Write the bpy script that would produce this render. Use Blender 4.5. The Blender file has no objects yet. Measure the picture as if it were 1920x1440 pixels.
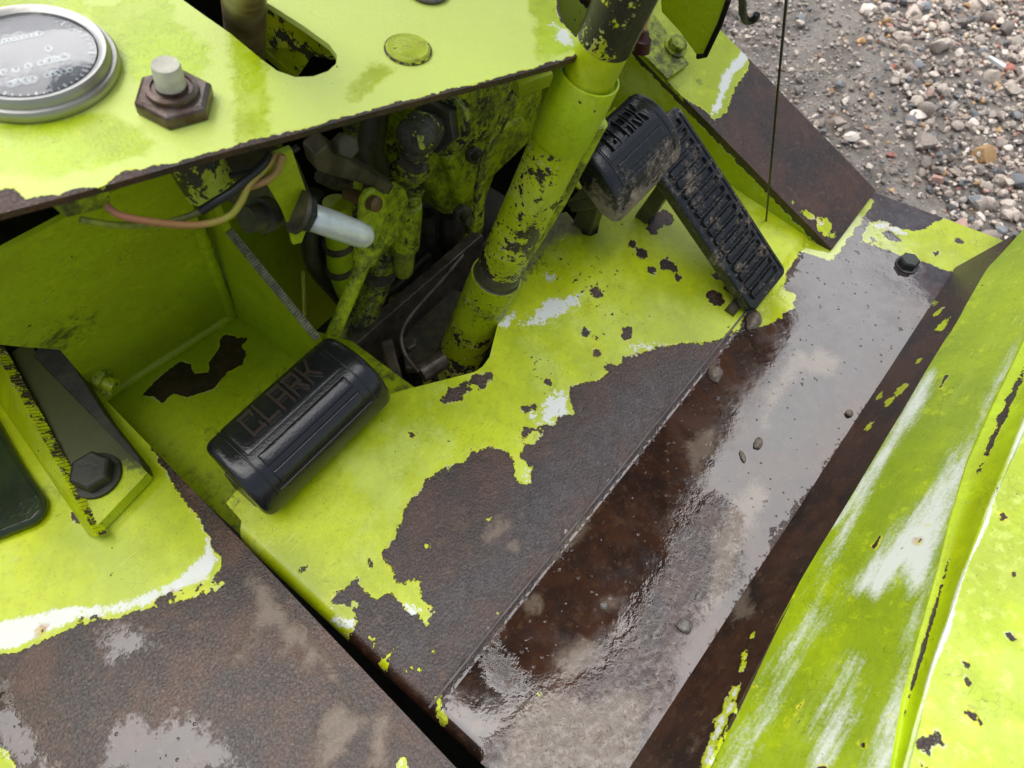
import bpy, bmesh, math, random
import numpy as np
from mathutils import Vector, Matrix, noise as mnoise
from mathutils.geometry import tessellate_polygon
random.seed(7); rng = np.random.default_rng(7)
R = math.radians
sc = bpy.context.scene
C = sc.collection

# ------------------------------------------------------------------ camera, sky, sun, exposure
# world axes: x = truck's right, y = truck's forward, z = up; origin = left front corner of the foot well floor
CAM = Vector((-0.012, -0.0977, 0.65)); PITCH, YAW, FPX = 60.0, -51.0, 1400.0
cd = bpy.data.cameras.new('camera'); cam = bpy.data.objects.new('camera', cd); C.objects.link(cam)
cam.location = CAM; cam.rotation_euler = (R(90 - PITCH), 0, R(YAW))
cd.sensor_width = 36; cd.lens = 36 * FPX / 1920; cd.clip_start = 0.02; cd.clip_end = 500
cd.dof.use_dof = True; cd.dof.focus_distance = 0.67; cd.dof.aperture_fstop = 10.0
sc.camera = cam
SUN_EL, SUN_AZ = 72.0, 60.0          # azimuth measured from +x towards +y
w = bpy.data.worlds.new('World'); sc.world = w; w.use_nodes = True
wn = w.node_tree.nodes; sky = wn.new('ShaderNodeTexSky'); sky.sky_type = 'NISHITA'; sky.sun_disc = False
sky.sun_elevation = R(SUN_EL); sky.sun_rotation = R(90 - SUN_AZ); sky.dust_density = 4.0; sky.air_density = 1.0; sky.ozone_density = 1.0
bg = wn['Background']; bg.inputs['Strength'].default_value = 0.10
hs = wn.new('ShaderNodeHueSaturation'); hs.inputs['Saturation'].default_value = 0.65      # overcast: the blue is veiled
w.node_tree.links.new(sky.outputs[0], hs.inputs['Color']); w.node_tree.links.new(hs.outputs[0], bg.inputs[0])
sd_ = bpy.data.lights.new('sun', 'SUN'); sd_.energy = 2.6; sd_.angle = R(80); sd_.color = (1, 0.98, 0.96)
sun = bpy.data.objects.new('sun', sd_); C.objects.link(sun)
sv = Vector((math.cos(R(SUN_EL)) * math.cos(R(SUN_AZ)), math.cos(R(SUN_EL)) * math.sin(R(SUN_AZ)), math.sin(R(SUN_EL))))
sun.rotation_euler = sv.to_track_quat('Z', 'Y').to_euler()
sc.view_settings.view_transform = 'Standard'; sc.view_settings.look = 'None'
sc.view_settings.exposure = 0.84; sc.view_settings.gamma = 1

# ------------------------------------------------------------------ measuring helpers (a sight line met with a real plane of the truck)
_a = R(51); _cx = Vector((math.cos(_a), -math.sin(_a), 0)); _cy = Vector((math.sin(_a), math.cos(_a), 0)); Z = Vector((0, 0, 1))
_f = _cy * math.cos(R(PITCH)) - Z * math.sin(R(PITCH)); _u = _cy * math.sin(R(PITCH)) + Z * math.cos(R(PITCH))
def ray(x, y): return _f + _cx * ((x - 960) / FPX) + _u * ((720 - y) / FPX)
def at(x, y, p, n):
    d = ray(x, y); p = Vector(p); n = Vector(n)
    return CAM + d * ((p - CAM).dot(n) / d.dot(n))
def atz(x, y, z=0.0): return at(x, y, (0, 0, z), (0, 0, 1))
def ats(x, y, s): return at(x, y, (0, s, 0), (0, 1, 0))
def att(x, y, t): return at(x, y, (t, 0, 0), (1, 0, 0))
def pxw(p, px): return px * (Vector(p) - CAM).dot(_f) / FPX        # size in metres of px picture units at p

# ------------------------------------------------------------------ object helpers
def tag(o, label=None, cat=None, group=None, kind=None):
    for k, v in (('label', label), ('category', cat), ('group', group), ('kind', kind)):
        if v: o[k] = v
    return o
def thing(name, label, cat, loc, group=None):
    o = bpy.data.objects.new(name, None); C.objects.link(o); o.location = loc; o.empty_display_size = 0.02
    return tag(o, label, cat, group)
ORG = {}
def origin(o): return ORG.get(o.name, Vector(o.location)) if o else None
def obj(name, V, F, mat, parent=None, smooth=True, attrs=None, org=None, bevel=0, sharp=40):
    V = np.array([tuple(v) for v in V], dtype=float)
    if org is None: org = origin(parent) if parent else V.min(0) * [0.5, 0.5, 1] + V.max(0) * [0.5, 0.5, 0]
    org = Vector(org)
    me = bpy.data.meshes.new(name); me.from_pydata((V - np.array(org)).tolist(), [], [list(f) for f in F]); me.update()
    bm = bmesh.new(); bm.from_mesh(me); bmesh.ops.recalc_face_normals(bm, faces=bm.faces) if attrs is None else None
    bm.to_mesh(me); bm.free()
    if smooth:
        me.polygons.foreach_set('use_smooth', [True] * len(me.polygons)); me.set_sharp_from_angle(angle=R(sharp))
    if attrs:
        for k, v in attrs.items():
            a = me.attributes.new(k, 'FLOAT', 'POINT'); a.data.foreach_set('value', np.asarray(v, dtype=np.float32))
    if mat: me.materials.append(mat)
    o = bpy.data.objects.new(name, me); C.objects.link(o)
    ORG[o.name] = org
    if parent: o.parent = parent; o.location = org - origin(parent)
    else: o.location = org
    if bevel:
        b = o.modifiers.new('bevel', 'BEVEL'); b.width = bevel; b.segments = 2; b.limit_method = 'ANGLE'; b.angle_limit = R(35)
    return o
class MB:
    """collects pieces of one mesh"""
    def __init__(s): s.V = []; s.F = []
    def add(s, V, F):
        k = len(s.V); s.V += [Vector(v) for v in V]; s.F += [[i + k for i in f] for f in F]; return s
    def build(s, name, mat, parent=None, **kw): return obj(name, s.V, s.F, mat, parent, **kw)
def frame(ax):
    ax = Vector(ax).normalized(); h = Vector((0, 0, 1)) if abs(ax.z) < 0.9 else Vector((1, 0, 0))
    u = ax.cross(h).normalized(); return ax, u, u.cross(ax) * -1
def tube_geo(P, rad, n=16, cap=True):
    P = [Vector(p) for p in P]; m = len(P); rad = [rad] * m if not hasattr(rad, '__len__') else list(rad)
    V = []; F = []; pu = None
    for i, p in enumerate(P):
        tdir = (P[min(i + 1, m - 1)] - P[max(i - 1, 0)])
        if tdir.length < 1e-9: tdir = Vector((0, 0, 1))
        tdir.normalize()
        if pu is None: _, pu, _ = frame(tdir)
        u = (pu - tdir * pu.dot(tdir)).normalized(); v = tdir.cross(u); pu = u
        for k in range(n):
            a = 2 * math.pi * k / n; V.append(p + (u * math.cos(a) + v * math.sin(a)) * rad[i])
    for i in range(m - 1):
        for k in range(n): F.append([i * n + k, i * n + (k + 1) % n, (i + 1) * n + (k + 1) % n, (i + 1) * n + k])
    if cap: F.append(list(range(n))[::-1]); F.append([(m - 1) * n + k for k in range(n)])
    return V, F
def lathe_geo(base, ax, prof, n=24):
    """prof: (distance along axis, radius)"""
    ax, u, v = frame(ax); base = Vector(base); V = []; F = []
    for (h, r) in prof:
        for k in range(n):
            a = 2 * math.pi * k / n; V.append(base + ax * h + (u * math.cos(a) + v * math.sin(a)) * r)
    m = len(prof)
    for i in range(m - 1):
        for k in range(n): F.append([i * n + k, i * n + (k + 1) % n, (i + 1) * n + (k + 1) % n, (i + 1) * n + k])
    F.append(list(range(n))[::-1]); F.append([(m - 1) * n + k for k in range(n)])
    return V, F
def smooth_path(P, k=6):
    P = [Vector(p) for p in P]; Q = [P[0] * 2 - P[1]] + P + [P[-1] * 2 - P[-2]]; out = []
    for i in range(1, len(Q) - 2):
        a, b, c, d = Q[i - 1], Q[i], Q[i + 1], Q[i + 2]
        for j in range(k):
            t = j / k
            out.append(0.5 * ((2 * b) + (c - a) * t + (2 * a - 5 * b + 4 * c - d) * t * t + (3 * b - a - 3 * c + d) * t ** 3))
    out.append(P[-1]); return out
def prism_geo(poly, vec):
    P = [Vector(p) for p in poly]; n = len(P); vec = Vector(vec)
    V = P + [p + vec for p in P]; F = [list(range(n))[::-1], list(range(n, 2 * n))]
    for i in range(n): F.append([i, (i + 1) % n, n + (i + 1) % n, n + i])
    return V, F
def box_geo(c, ax, ay, az, sx, sy, sz):
    c = Vector(c); ax, ay, az = Vector(ax).normalized() * sx / 2, Vector(ay).normalized() * sy / 2, Vector(az).normalized() * sz / 2
    V = [c + ax * i + ay * j + az * k for i in (-1, 1) for j in (-1, 1) for k in (-1, 1)]
    return V, [[0, 1, 3, 2], [4, 6, 7, 5], [0, 4, 5, 1], [2, 3, 7, 6], [0, 2, 6, 4], [1, 5, 7, 3]]
def hex_geo(base, ax, r, h, spin=0.0, dome=0.12):
    """hexagon head, r across corners / 2, chamfered top"""
    ax, u, v = frame(ax); base = Vector(base); V = []; F = []
    for (hh, rr, n6) in ((0, r, 6), (h * (1 - dome), r, 6), (h, r * 0.86, 6)):
        for k in range(6):
            a = spin + math.pi / 3 * k; V.append(base + ax * hh + (u * math.cos(a) + v * math.sin(a)) * rr)
    for i in range(2):
        for k in range(6): F.append([i * 6 + k, i * 6 + (k + 1) % 6, (i + 1) * 6 + (k + 1) % 6, (i + 1) * 6 + k])
    F += [[5, 4, 3, 2, 1, 0], [12, 13, 14, 15, 16, 17]]
    return V, F

# ------------------------------------------------------------------ signed distances and gridded sheets that carry wear maps
def sd_poly(P, poly):
    """signed distance of 2-D points to a polygon, positive inside"""
    P = np.asarray(P, float); Q = np.asarray(poly, float); d2 = np.full(len(P), 1e9); ins = np.zeros(len(P), bool)
    for i in range(len(Q)):
        a, b = Q[i], Q[(i + 1) % len(Q)]; e = b - a; L = (e * e).sum()
        if L < 1e-14: continue
        wv = P - a; t = np.clip((wv @ e) / L, 0, 1); dd = wv - t[:, None] * e; d2 = np.minimum(d2, (dd * dd).sum(1))
        c = ((a[1] > P[:, 1]) != (b[1] > P[:, 1])); den = e[1] if abs(e[1]) > 1e-12 else 1e-12
        ins ^= c & (P[:, 0] < (P[:, 1] - a[1]) / den * e[0] + a[0])
    d = np.sqrt(d2); return np.where(ins, d, -d)
class Plane:
    def __init__(s, p, n, u):
        s.p = Vector(p); s.n = Vector(n).normalized(); s.u = (Vector(u) - s.n * Vector(u).dot(s.n)).normalized(); s.v = s.n.cross(s.u)
    def px(s, q):                       # a traced picture outline -> coordinates in this plane
        o = []
        for (x, y) in q:
            d = at(x, y, s.p, s.n) - s.p; o.append((d.dot(s.u), d.dot(s.v)))
        return o
    def w(s, a, b, h=0.0): return s.p + s.u * a + s.v * b + s.n * h
def clip_cell(poly, x0, x1, y0, y1):
    for ax, val, sg in ((0, x0, 1), (0, x1, -1), (1, y0, 1), (1, y1, -1)):
        out = []; n = len(poly)
        for i in range(n):
            a, b = poly[i], poly[(i + 1) % n]; da, db = sg * (a[ax] - val), sg * (b[ax] - val)
            if da >= 0: out.append(a)
            if (da >= 0) != (db >= 0):
                t = da / (da - db); out.append((a[0] + (b[0] - a[0]) * t, a[1] + (b[1] - a[1]) * t))
        poly = out
        if len(poly) < 3: return []
    return poly
def sheet(name, pl, outline, step, mat, parent, maps=None, h=None, thick=0.003, wave=0.0004):
    """a plate: outline (plane coords) filled with a grid, maps = {attribute: f(points2d)}; h = height function"""
    O = [tuple(map(float, q)) for q in outline]; A = np.array(O); lo = A.min(0); hi = A.max(0)
    nx = int(math.ceil((hi[0] - lo[0]) / step)); ny = int(math.ceil((hi[1] - lo[1]) / step))
    gx = lo[0] + step * np.arange(nx + 1); gy = lo[1] + step * np.arange(ny + 1)
    cx, cy = np.meshgrid((gx[:-1] + gx[1:]) / 2, (gy[:-1] + gy[1:]) / 2, indexing='ij')
    sd = sd_poly(np.c_[cx.ravel(), cy.ravel()], O).reshape(nx, ny)
    TRI = []
    for tr3 in tessellate_polygon([[Vector((q[0], q[1], 0)) for q in O]]):
        q = [O[k] for k in tr3]; xs_ = [k[0] for k in q]; ys_ = [k[1] for k in q]; TRI.append((q, min(xs_), max(xs_), min(ys_), max(ys_)))
    key = {}; P2 = []; F = []
    def vid(x, y):
        k = (round(x * 2e5), round(y * 2e5))
        if k not in key: key[k] = len(P2); P2.append((x, y))
        return key[k]
    for i in range(nx):
        for j in range(ny):
            s_ = sd[i, j]
            if s_ < -step * 0.75: continue
            if s_ > step * 0.75: F.append([vid(gx[i], gy[j]), vid(gx[i + 1], gy[j]), vid(gx[i + 1], gy[j + 1]), vid(gx[i], gy[j + 1])])
            else:
                for T in TRI:
                    if T[1] > gx[i + 1] or T[2] < gx[i] or T[3] > gy[j + 1] or T[4] < gy[j]: continue
                    c = clip_cell(T[0], gx[i], gx[i + 1], gy[j], gy[j + 1])
                    if len(c) < 3: continue
                    st = []; loops = []                        # split at repeated corners, dropping zero-width spikes
                    for q in c:
                        k = vid(*q)
                        if k in st:
                            m = st.index(k); loops.append(st[m:]); st = st[:m + 1]
                        else: st.append(k)
                    loops.append(st)
                    for f in loops:
                        if len(f) < 3: continue
                        ar = sum(P2[f[m]][0] * P2[f[(m + 1) % len(f)]][1] - P2[f[(m + 1) % len(f)]][0] * P2[f[m]][1] for m in range(len(f)))
                        if abs(ar) > 1e-9: F.append(f if ar > 0 else f[::-1])
    # orientation of full cells is counter-clockwise: same as clipped ones
    P2 = np.array(P2); hh = np.zeros(len(P2)) if h is None else np.array(h(P2))
    if wave: hh = hh + wave * np.array([mnoise.noise(Vector((p[0] * 14, p[1] * 14, 3.1))) for p in P2])
    W = [pl.w(p[0], p[1], k) for p, k in zip(P2, hh)]
    attrs = {k: np.clip(f(P2), -5, 5) for k, f in (maps or {}).items()}
    attrs.setdefault('none_', np.zeros(len(P2)))
    o = obj(name, W, F, mat, parent, attrs=attrs, sharp=60)
    if thick:
        m = o.modifiers.new('thick', 'SOLIDIFY'); m.thickness = thick; m.offset = -1
        es = o.modifiers.new('crisp', 'EDGE_SPLIT'); es.split_angle = R(50)
    return o
def M_poly(pl, polys, spots=(), unit=0.01, base=None):
    """map in units of 1 cm from traced outlines (union), plus round spots (x, y, r)"""
    Q = [pl.px(q) for q in polys]; SP = []
    for (x, y, r) in spots:
        (a, b), (c, _d), (e, g) = pl.px([(x, y), (x + r, y), (x, y + r)])
        SP.append((a, b, 0.5 * (math.hypot(c - a, _d - b) + math.hypot(e - a, g - b))))
    def f(P):
        d = np.full(len(P), -9.0)
        for q in Q: d = np.maximum(d, sd_poly(P, q) / unit)
        for (a, b, r) in SP: d = np.maximum(d, (r - np.hypot(P[:, 0] - a, P[:, 1] - b)) / unit)
        return d
    return f
def M_minus(f, g): return lambda P: np.minimum(f(P), -g(P))

# ------------------------------------------------------------------ materials
class NT:
    def __init__(s, name):
        s.m = bpy.data.materials.new(name); s.m.use_nodes = True; s.t = s.m.node_tree; s.N = s.t.nodes; s.L = s.t.links
        s.b = s.N['Principled BSDF']; s._tc = s.N.new('ShaderNodeTexCoord').outputs['Object']
    def put(s, sock, v):
        if v is None: return
        if isinstance(v, bpy.types.NodeSocket): s.L.new(v, sock)
        elif hasattr(v, '__len__') and len(v) == 3 and sock.type == 'RGBA': sock.default_value = (*v, 1)
        else: sock.default_value = v
    def math(s, op, a, b=None, clamp=False):
        n = s.N.new('ShaderNodeMath'); n.operation = op; n.use_clamp = clamp; s.put(n.inputs[0], a); s.put(n.inputs[1], b); return n.outputs[0]
    def add(s, a, b): return s.math('ADD', a, b)
    def mul(s, a, b): return s.math('MULTIPLY', a, b)
    def mix(s, f, a, b):
        n = s.N.new('ShaderNodeMix'); n.data_type = 'RGBA'; s.put(n.inputs[0], f); s.put(n.inputs[6], a); s.put(n.inputs[7], b); return n.outputs[2]
    def mixf(s, f, a, b):
        n = s.N.new('ShaderNodeMix'); n.data_type = 'FLOAT'; s.put(n.inputs[0], f); s.put(n.inputs[2], a); s.put(n.inputs[3], b); return n.outputs[0]
    def vec(s, scale=(1, 1, 1), loc=(0, 0, 0), rot=(0, 0, 0), src=None):
        n = s.N.new('ShaderNodeMapping'); s.L.new(src or s._tc, n.inputs[0]); n.inputs[1].default_value = loc; n.inputs[2].default_value = rot; n.inputs[3].default_value = scale; return n.outputs[0]
    def noise(s, scale, detail=4, rough=0.6, dist=0, vec=None, out=0):
        n = s.N.new('ShaderNodeTexNoise'); s.L.new(vec or s._tc, n.inputs['Vector']); n.inputs['Scale'].default_value = scale
        n.inputs['Detail'].default_value = detail; n.inputs['Roughness'].default_value = rough; n.inputs['Distortion'].default_value = dist; return n.outputs[out]
    def sn(s, *a, **k): return s.mul(s.add(s.noise(*a, **k), -0.5), 4.0)             # about -1 .. 1
    def vor(s, scale, feature='F1', vec=None, out='Distance', rand=1.0):
        n = s.N.new('ShaderNodeTexVoronoi'); n.feature = feature; s.L.new(vec or s._tc, n.inputs['Vector']); n.inputs['Scale'].default_value = scale
        n.inputs['Randomness'].default_value = rand; return n.outputs[out]
    def step(s, v, lo, hi):
        n = s.N.new('ShaderNodeMapRange'); n.interpolation_type = 'SMOOTHSTEP'; s.put(n.inputs[0], v); n.inputs[1].default_value = lo; n.inputs[2].default_value = hi; return n.outputs[0]
    def attr(s, name):
        n = s.N.new('ShaderNodeAttribute'); n.attribute_name = name; return n.outputs['Fac']
    def bump(s, h, dist=0.001, strength=1.0, nrm=None):
        n = s.N.new('ShaderNodeBump'); n.inputs['Strength'].default_value = strength; n.inputs['Distance'].default_value = dist; s.put(n.inputs['Height'], h)
        if nrm is not None: s.L.new(nrm, n.inputs['Normal'])
        return n.outputs[0]
    def set(s, **k):
        for a, v in k.items(): s.put(s.b.inputs[a.replace('_', ' ')], v)
        return s.m
LIME = (0.58, 0.68, 0.002); LIME2 = (0.36, 0.45, 0.003); PALE = (0.68, 0.80, 0.20)
_cache = {}
def worn(name, A=(), bias=3.0, rag=1.0, chips=0.0, grime=0.0, grimescale=14, dark=(0.022, 0.022, 0.012), fade=0.3, bare='rust', rough=0.33, streak=None, whitebase=-3.0, wetbase=-3.0, lime=LIME, lime2=LIME2, chipscale=170, warp=45, wrinkle=1.0, wamp=0.42, zchip=None, wetsoft=(-0.15, 0.20), warm=False):
    """lime paint over steel. A = wear maps present on the mesh (paint, white, mud, wet, bub, grey, grime, pale)"""
    t = NT(name); A = set(A)
    n_big = t.sn(warp, 8, 0.68); n_fine = t.sn(420, 3, 0.7)
    pd = t.attr('paint') if 'paint' in A else bias
    pd = t.add(pd, t.add(t.mul(n_big, 0.75 * rag), t.add(t.mul(n_fine, 0.12 * rag), t.mul(t.sn(190, 4, 0.7), 0.26 * rag))))
    if zchip:                                # worn more towards the foot, where boots rub
        sx = t.N.new('ShaderNodeSeparateXYZ'); t.L.new(t._tc, sx.inputs[0]); pd = t.add(pd, t.mul(t.add(sx.outputs[2], -zchip[0]), zchip[1]))
    mp = t.step(pd, -0.03, 0.03)
    if chips:
        c = t.add(t.noise(chipscale, 3, 0.6), t.mul(t.sn(22, 2, 0.5), 0.10))
        if 'chip' in A: c = t.add(c, t.mul(t.attr('chip'), 0.06))
        mp = t.mul(mp, t.math('SUBTRACT', 1.0, t.step(c, 0.80 - chips, 0.82 - chips)))
    # bare metal
    nb = t.noise(18, 6, 0.7); nb2 = t.noise(95, 5, 0.7)
    if bare == 'rust':
        col = t.mix(t.step(nb, 0.35, 0.68), (0.018, 0.010, 0.007) if warm else (0.021, 0.012, 0.009), (0.070, 0.028, 0.012) if warm else (0.066, 0.027, 0.014))
        col = t.mix(t.mul(t.step(nb2, 0.52, 0.75), 0.7), col, (0.12, 0.062, 0.03))
        col = t.mix(t.mul(t.step(t.noise(210, 3, 0.6), 0.62, 0.74), 0.25), col, (0.24, 0.17, 0.11))
        if 'grey' in A: col = t.mix(t.mul(t.step(t.add(t.attr('grey'), t.mul(t.sn(26, 6, 0.7), 2.4)), -0.8, 3.0), 0.75), col, t.mix(t.step(nb2, 0.35, 0.65), (0.022, 0.017, 0.018), (0.058, 0.048, 0.051)))
    else:
        col = t.mix(t.step(nb, 0.3, 0.7), dark, tuple(c * 2.2 for c in dark))
        col = t.mix(t.mul(t.step(nb2, 0.55, 0.75), 0.5), col, (0.10, 0.085, 0.06))
    # paint
    pc = t.mix(t.step(t.noise(7, 5, 0.65), 0.36, 0.66), lime2, lime)
    pc = t.mix(t.mul(t.step(t.noise(130, 5, 0.75), 0.47, 0.72), 0.42), pc, tuple(c * 0.52 for c in lime))
    pc = t.mix(t.mul(t.step(t.noise(60, 6, 0.75), 0.54, 0.68), 0.35), pc, (0.66, 0.74, 0.01))
    pc = t.mix(t.mul(t.step(t.noise(520, 3, 0.7), 0.64, 0.72), 0.75), pc, (0.05, 0.06, 0.01))
    for ang_, sc_ in ((0.5, 26), (-0.7, 34)):      # fine scratches
        scr = t.mul(t.step(t.noise(sc_, 3, 0.6, vec=t.vec((1, 14, 6), rot=(0, 0, ang_))), 0.665, 0.70), t.step(t.noise(6, 3, 0.6), 0.48, 0.6)); pc = t.mix(t.mul(scr, 0.4), pc, (0.70, 0.78, 0.22))
    crk = t.mul(t.step(t.vor(150, 'DISTANCE_TO_EDGE', vec=None), 0.035, 0.008), t.step(t.noise(24, 5, 0.7), 0.52, 0.66)); pc = t.mix(t.mul(crk, 0.55), pc, (0.10, 0.12, 0.008))
    fd = t.step(t.noise(11, 6, 0.7, vec=t.vec(streak[0], rot=streak[1]) if streak else None), 0.47, 0.66)
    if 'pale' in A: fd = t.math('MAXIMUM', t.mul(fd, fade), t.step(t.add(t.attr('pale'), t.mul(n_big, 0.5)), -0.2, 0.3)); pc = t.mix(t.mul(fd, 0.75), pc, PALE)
    else: pc = t.mix(t.mul(fd, fade), pc, PALE)
    wd = t.attr('white') if 'white' in A else whitebase
    if 'white' in A or whitebase > -2.5:
        if streak: wn_ = t.add(t.mul(t.sn(38, 6, 0.7, vec=t.vec(streak[0], rot=streak[1])), 1.1), t.mul(n_fine, 0.3))
        else: wn_ = t.add(t.mul(t.sn(120, 5, 0.75), wamp), t.mul(n_fine, wamp * 0.5))
        mw = t.mul(t.step(t.add(wd, wn_), -0.45, 0.75), 0.85) if streak else t.step(t.add(wd, wn_), -0.08, 0.22)
        pc = t.mix(t.mul(mw, 0.92), pc, t.mix(nb2, (0.72, 0.76, 0.72), (0.80, 0.80, 0.78)))
        # rusty rim where the white undercoat meets the metal
        rim = t.mul(t.mul(mw, t.step(pd, 0.45, 0.05)), t.step(nb, 0.48, 0.62)); pc = t.mix(t.mul(rim, 0.8), pc, (0.42, 0.14, 0.03))
    # orange stain at ragged paint edges
    st = t.mul(t.step(pd, 0.35, 0.0), t.step(t.noise(55, 4, 0.7), 0.5, 0.66)); pc = t.mix(t.mul(st, 0.5), pc, (0.32, 0.24, 0.01))
    pr = t.mul(t.step(pd, 0.20, 0.02), t.step(t.noise(48, 5, 0.7), 0.52, 0.60)); pc = t.mix(t.mul(pr, 0.7), pc, (0.60, 0.62, 0.46))
    lip = t.mul(t.mul(t.step(pd, 0.30, 0.04), t.step(t.noise(90, 4, 0.7), 0.46, 0.60)), 0.8); pc = t.mix(lip, pc, (0.66, 0.66, 0.02))
    col = t.mix(t.mul(t.step(pd, -0.5, 0.0), 0.6), col, (0.026, 0.013, 0.008))
    col = t.mix(mp, col, pc)
    # grime
    if grime or 'grime' in A:
        g = t.add(t.mul(t.sn(grimescale, 7, 0.72), 0.55), t.mul(t.sn(160, 3, 0.7), 0.35)); g = t.add(g, (t.attr('grime') if 'grime' in A else 0.0))
        g = t.step(t.add(g, grime), 0.15, 1.0); col = t.mix(t.mul(g, 0.9), col, dark)
    else: g = 0.0
    hgt = t.mul(mp, 0.7)
    wr = t.mul(t.math('SUBTRACT', 1.0, t.mul(mp, 0.75)), t.add(t.mul(t.noise(400, 5, 0.65, dist=0.7), 0.9 * wrinkle), t.mul(nb2, 0.30 * wrinkle)))
    ro = t.mixf(mp, t.mixf(nb2, 0.10, 0.28), t.mixf(fd, rough, rough + 0.14))
    ro = t.mixf(g, ro, 0.5) if not isinstance(g, float) else ro
    if 'mud' in A:
        mm = t.step(t.add(t.attr('mud'), t.add(t.mul(t.sn(70, 6, 0.7, dist=1.0), 0.6), t.mul(n_fine, 0.2))), -0.35, 0.9)
        col = t.mix(t.mul(mm, 0.8), col, t.mix(nb2, (0.14, 0.105, 0.075), (0.28, 0.215, 0.155))); ro = t.mixf(mm, ro, 0.36)
        hgt = t.add(hgt, t.mul(mm, t.add(0.05, t.mul(t.noise(110, 5, 0.7), 0.7))))
    spec = 0.5; coat = None
    if 'wet' in A or wetbase > -2.5:
        wv = t.attr('wet') if 'wet' in A else wetbase
        wn2 = t.add(t.mul(t.sn(30, 5, 0.65), 0.75), t.mul(t.sn(190, 3, 0.6), 0.75))
        mwet = t.step(t.add(wv, wn2), *wetsoft)
        hgt = t.mixf(mwet, t.add(hgt, wr), t.add(t.mul(t.noise(9, 2, 0.5), 0.3), t.mul(t.noise(70, 4, 0.6), 0.10)))
        if 'bub' in A:
            bb = t.step(t.add(t.attr('bub'), t.mul(t.sn(24, 5, 0.7), 1.3)), -0.9, 1.3)
            d1 = t.vor(115, 'F1'); d2 = t.vor(260, 'F1'); sz = t.step(t.noise(50, 3, 0.6), 0.40, 0.60)
            dome = t.add(t.mul(t.step(d1, 0.50, 0.20), t.mul(t.step(t.noise(40, 3, 0.6), 0.44, 0.56), 0.34)), t.mul(t.step(d2, 0.45, 0.15), t.mul(sz, 0.22)))
            ring = t.mul(t.step(t.math('ABSOLUTE', t.add(d1, -0.42)), 0.07, 0.0), 0.09)
            hgt = t.add(hgt, t.mul(bb, t.add(dome, t.add(ring, t.mul(t.noise(120, 5, 0.7, dist=1.5), 0.85)))))
        dr = t.vor(190, 'F1'); sel = t.mul(mwet, t.step(t.noise(120, 2, 0.5), 0.60, 0.64))
        hgt = t.add(hgt, t.mul(t.mul(t.step(dr, 0.30, 0.10), sel), 0.35))
        ro = t.mixf(mwet, ro, t.mixf(t.step(t.noise(20, 5, 0.7), 0.4, 0.65), 0.035, 0.15)); col = t.mix(t.mul(mwet, 0.35), col, t.mix(0.5, col, (0.02, 0.014, 0.012)))
        coat = mwet
    else: hgt = t.add(hgt, wr)
    nrm = t.bump(hgt, 0.0011)
    t.set(Base_Color=col, Roughness=ro, Specular_IOR_Level=spec, Normal=nrm)
    if coat is not None: t.set(Coat_Weight=coat, Coat_Roughness=t.mixf(t.step(t.noise(14, 5, 0.7), 0.42, 0.62), 0.03, 0.16), Coat_IOR=1.38, Coat_Normal=nrm)
    return t.m
def plain(name, col, rough=0.5, metal=0.0, var=0.35, scale=60, col2=None, bump=0.0, bscale=200, spec=0.5, sheen=None):
    t = NT(name); n = t.noise(scale, 6, 0.7)
    c2 = col2 or tuple(c * (1 - var) for c in col)
    c = t.mix(t.step(n, 0.36, 0.66), col, c2)
    t.set(Base_Color=c, Roughness=t.mixf(n, rough * 0.75, min(1, rough * 1.3)), Metallic=metal, Specular_IOR_Level=spec)
    if bump: t.set(Normal=t.bump(t.noise(bscale, 4, 0.65), bump))
    return t.m
def dusty(name, base, dust, amount=0.5, rough=0.38, bscale=420, bump=0.0004, attr=None, zg=None, spec=0.6):
    """black rubber / paint with dried mud"""
    t = NT(name); n = t.sn(38, 7, 0.78); n2 = t.sn(260, 3, 0.7); v = t.add(t.mul(n, 0.7), t.mul(n2, 0.35))
    v = t.add(v, t.attr(attr) if attr else amount - 1.0)
    if zg:                                   # trodden-on lower edge is caked, the top stays clean
        sx = t.N.new('ShaderNodeSeparateXYZ'); t.L.new(t._tc, sx.inputs[0]); v = t.add(v, t.mul(t.math('SUBTRACT', zg[0], sx.outputs[2]), zg[1]))
    m = t.step(v, 0.0, 0.7); nb = t.noise(30, 5, 0.6)
    c = t.mix(t.mul(m, 0.85), t.mix(nb, base, tuple(x * 1.7 for x in base)), dust)
    t.set(Base_Color=c, Roughness=t.mixf(m, t.mixf(nb, rough * 0.75, rough * 1.3), 0.7), Specular_IOR_Level=spec,
          Normal=t.bump(t.add(t.mul(t.noise(bscale, 3, 0.6), 0.6), t.mul(m, 0.8)), bump))
    return t.m
M = {}
M['dark'] = plain('dark greasy steel', (0.034, 0.032, 0.024), 0.36, 0.0, col2=(0.075, 0.068, 0.034), bump=0.0005)
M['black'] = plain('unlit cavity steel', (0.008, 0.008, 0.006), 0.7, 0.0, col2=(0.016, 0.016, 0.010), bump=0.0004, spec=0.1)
M['sooty'] = plain('sooty steel', (0.016, 0.016, 0.012), 0.5, 0.0, col2=(0.035, 0.034, 0.018), bump=0.0005)
M['steel'] = plain('oily brown steel', (0.13, 0.105, 0.075), 0.36, 0.3, col2=(0.05, 0.042, 0.03), bump=0.0006)
M['bolt'] = plain('weathered bolt steel', (0.05, 0.055, 0.05), 0.34, 0.4, col2=(0.022, 0.024, 0.02), bump=0.0004, bscale=500)
M['brownnut'] = plain('rusty nut', (0.075, 0.042, 0.03), 0.30, 0.5, col2=(0.16, 0.13, 0.11), bump=0.0003)
M['silver'] = plain('worn bare metal lever', (0.70, 0.76, 0.72), 0.36, 0.45, col2=(0.55, 0.61, 0.56), bump=0.0003, bscale=400)
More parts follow.
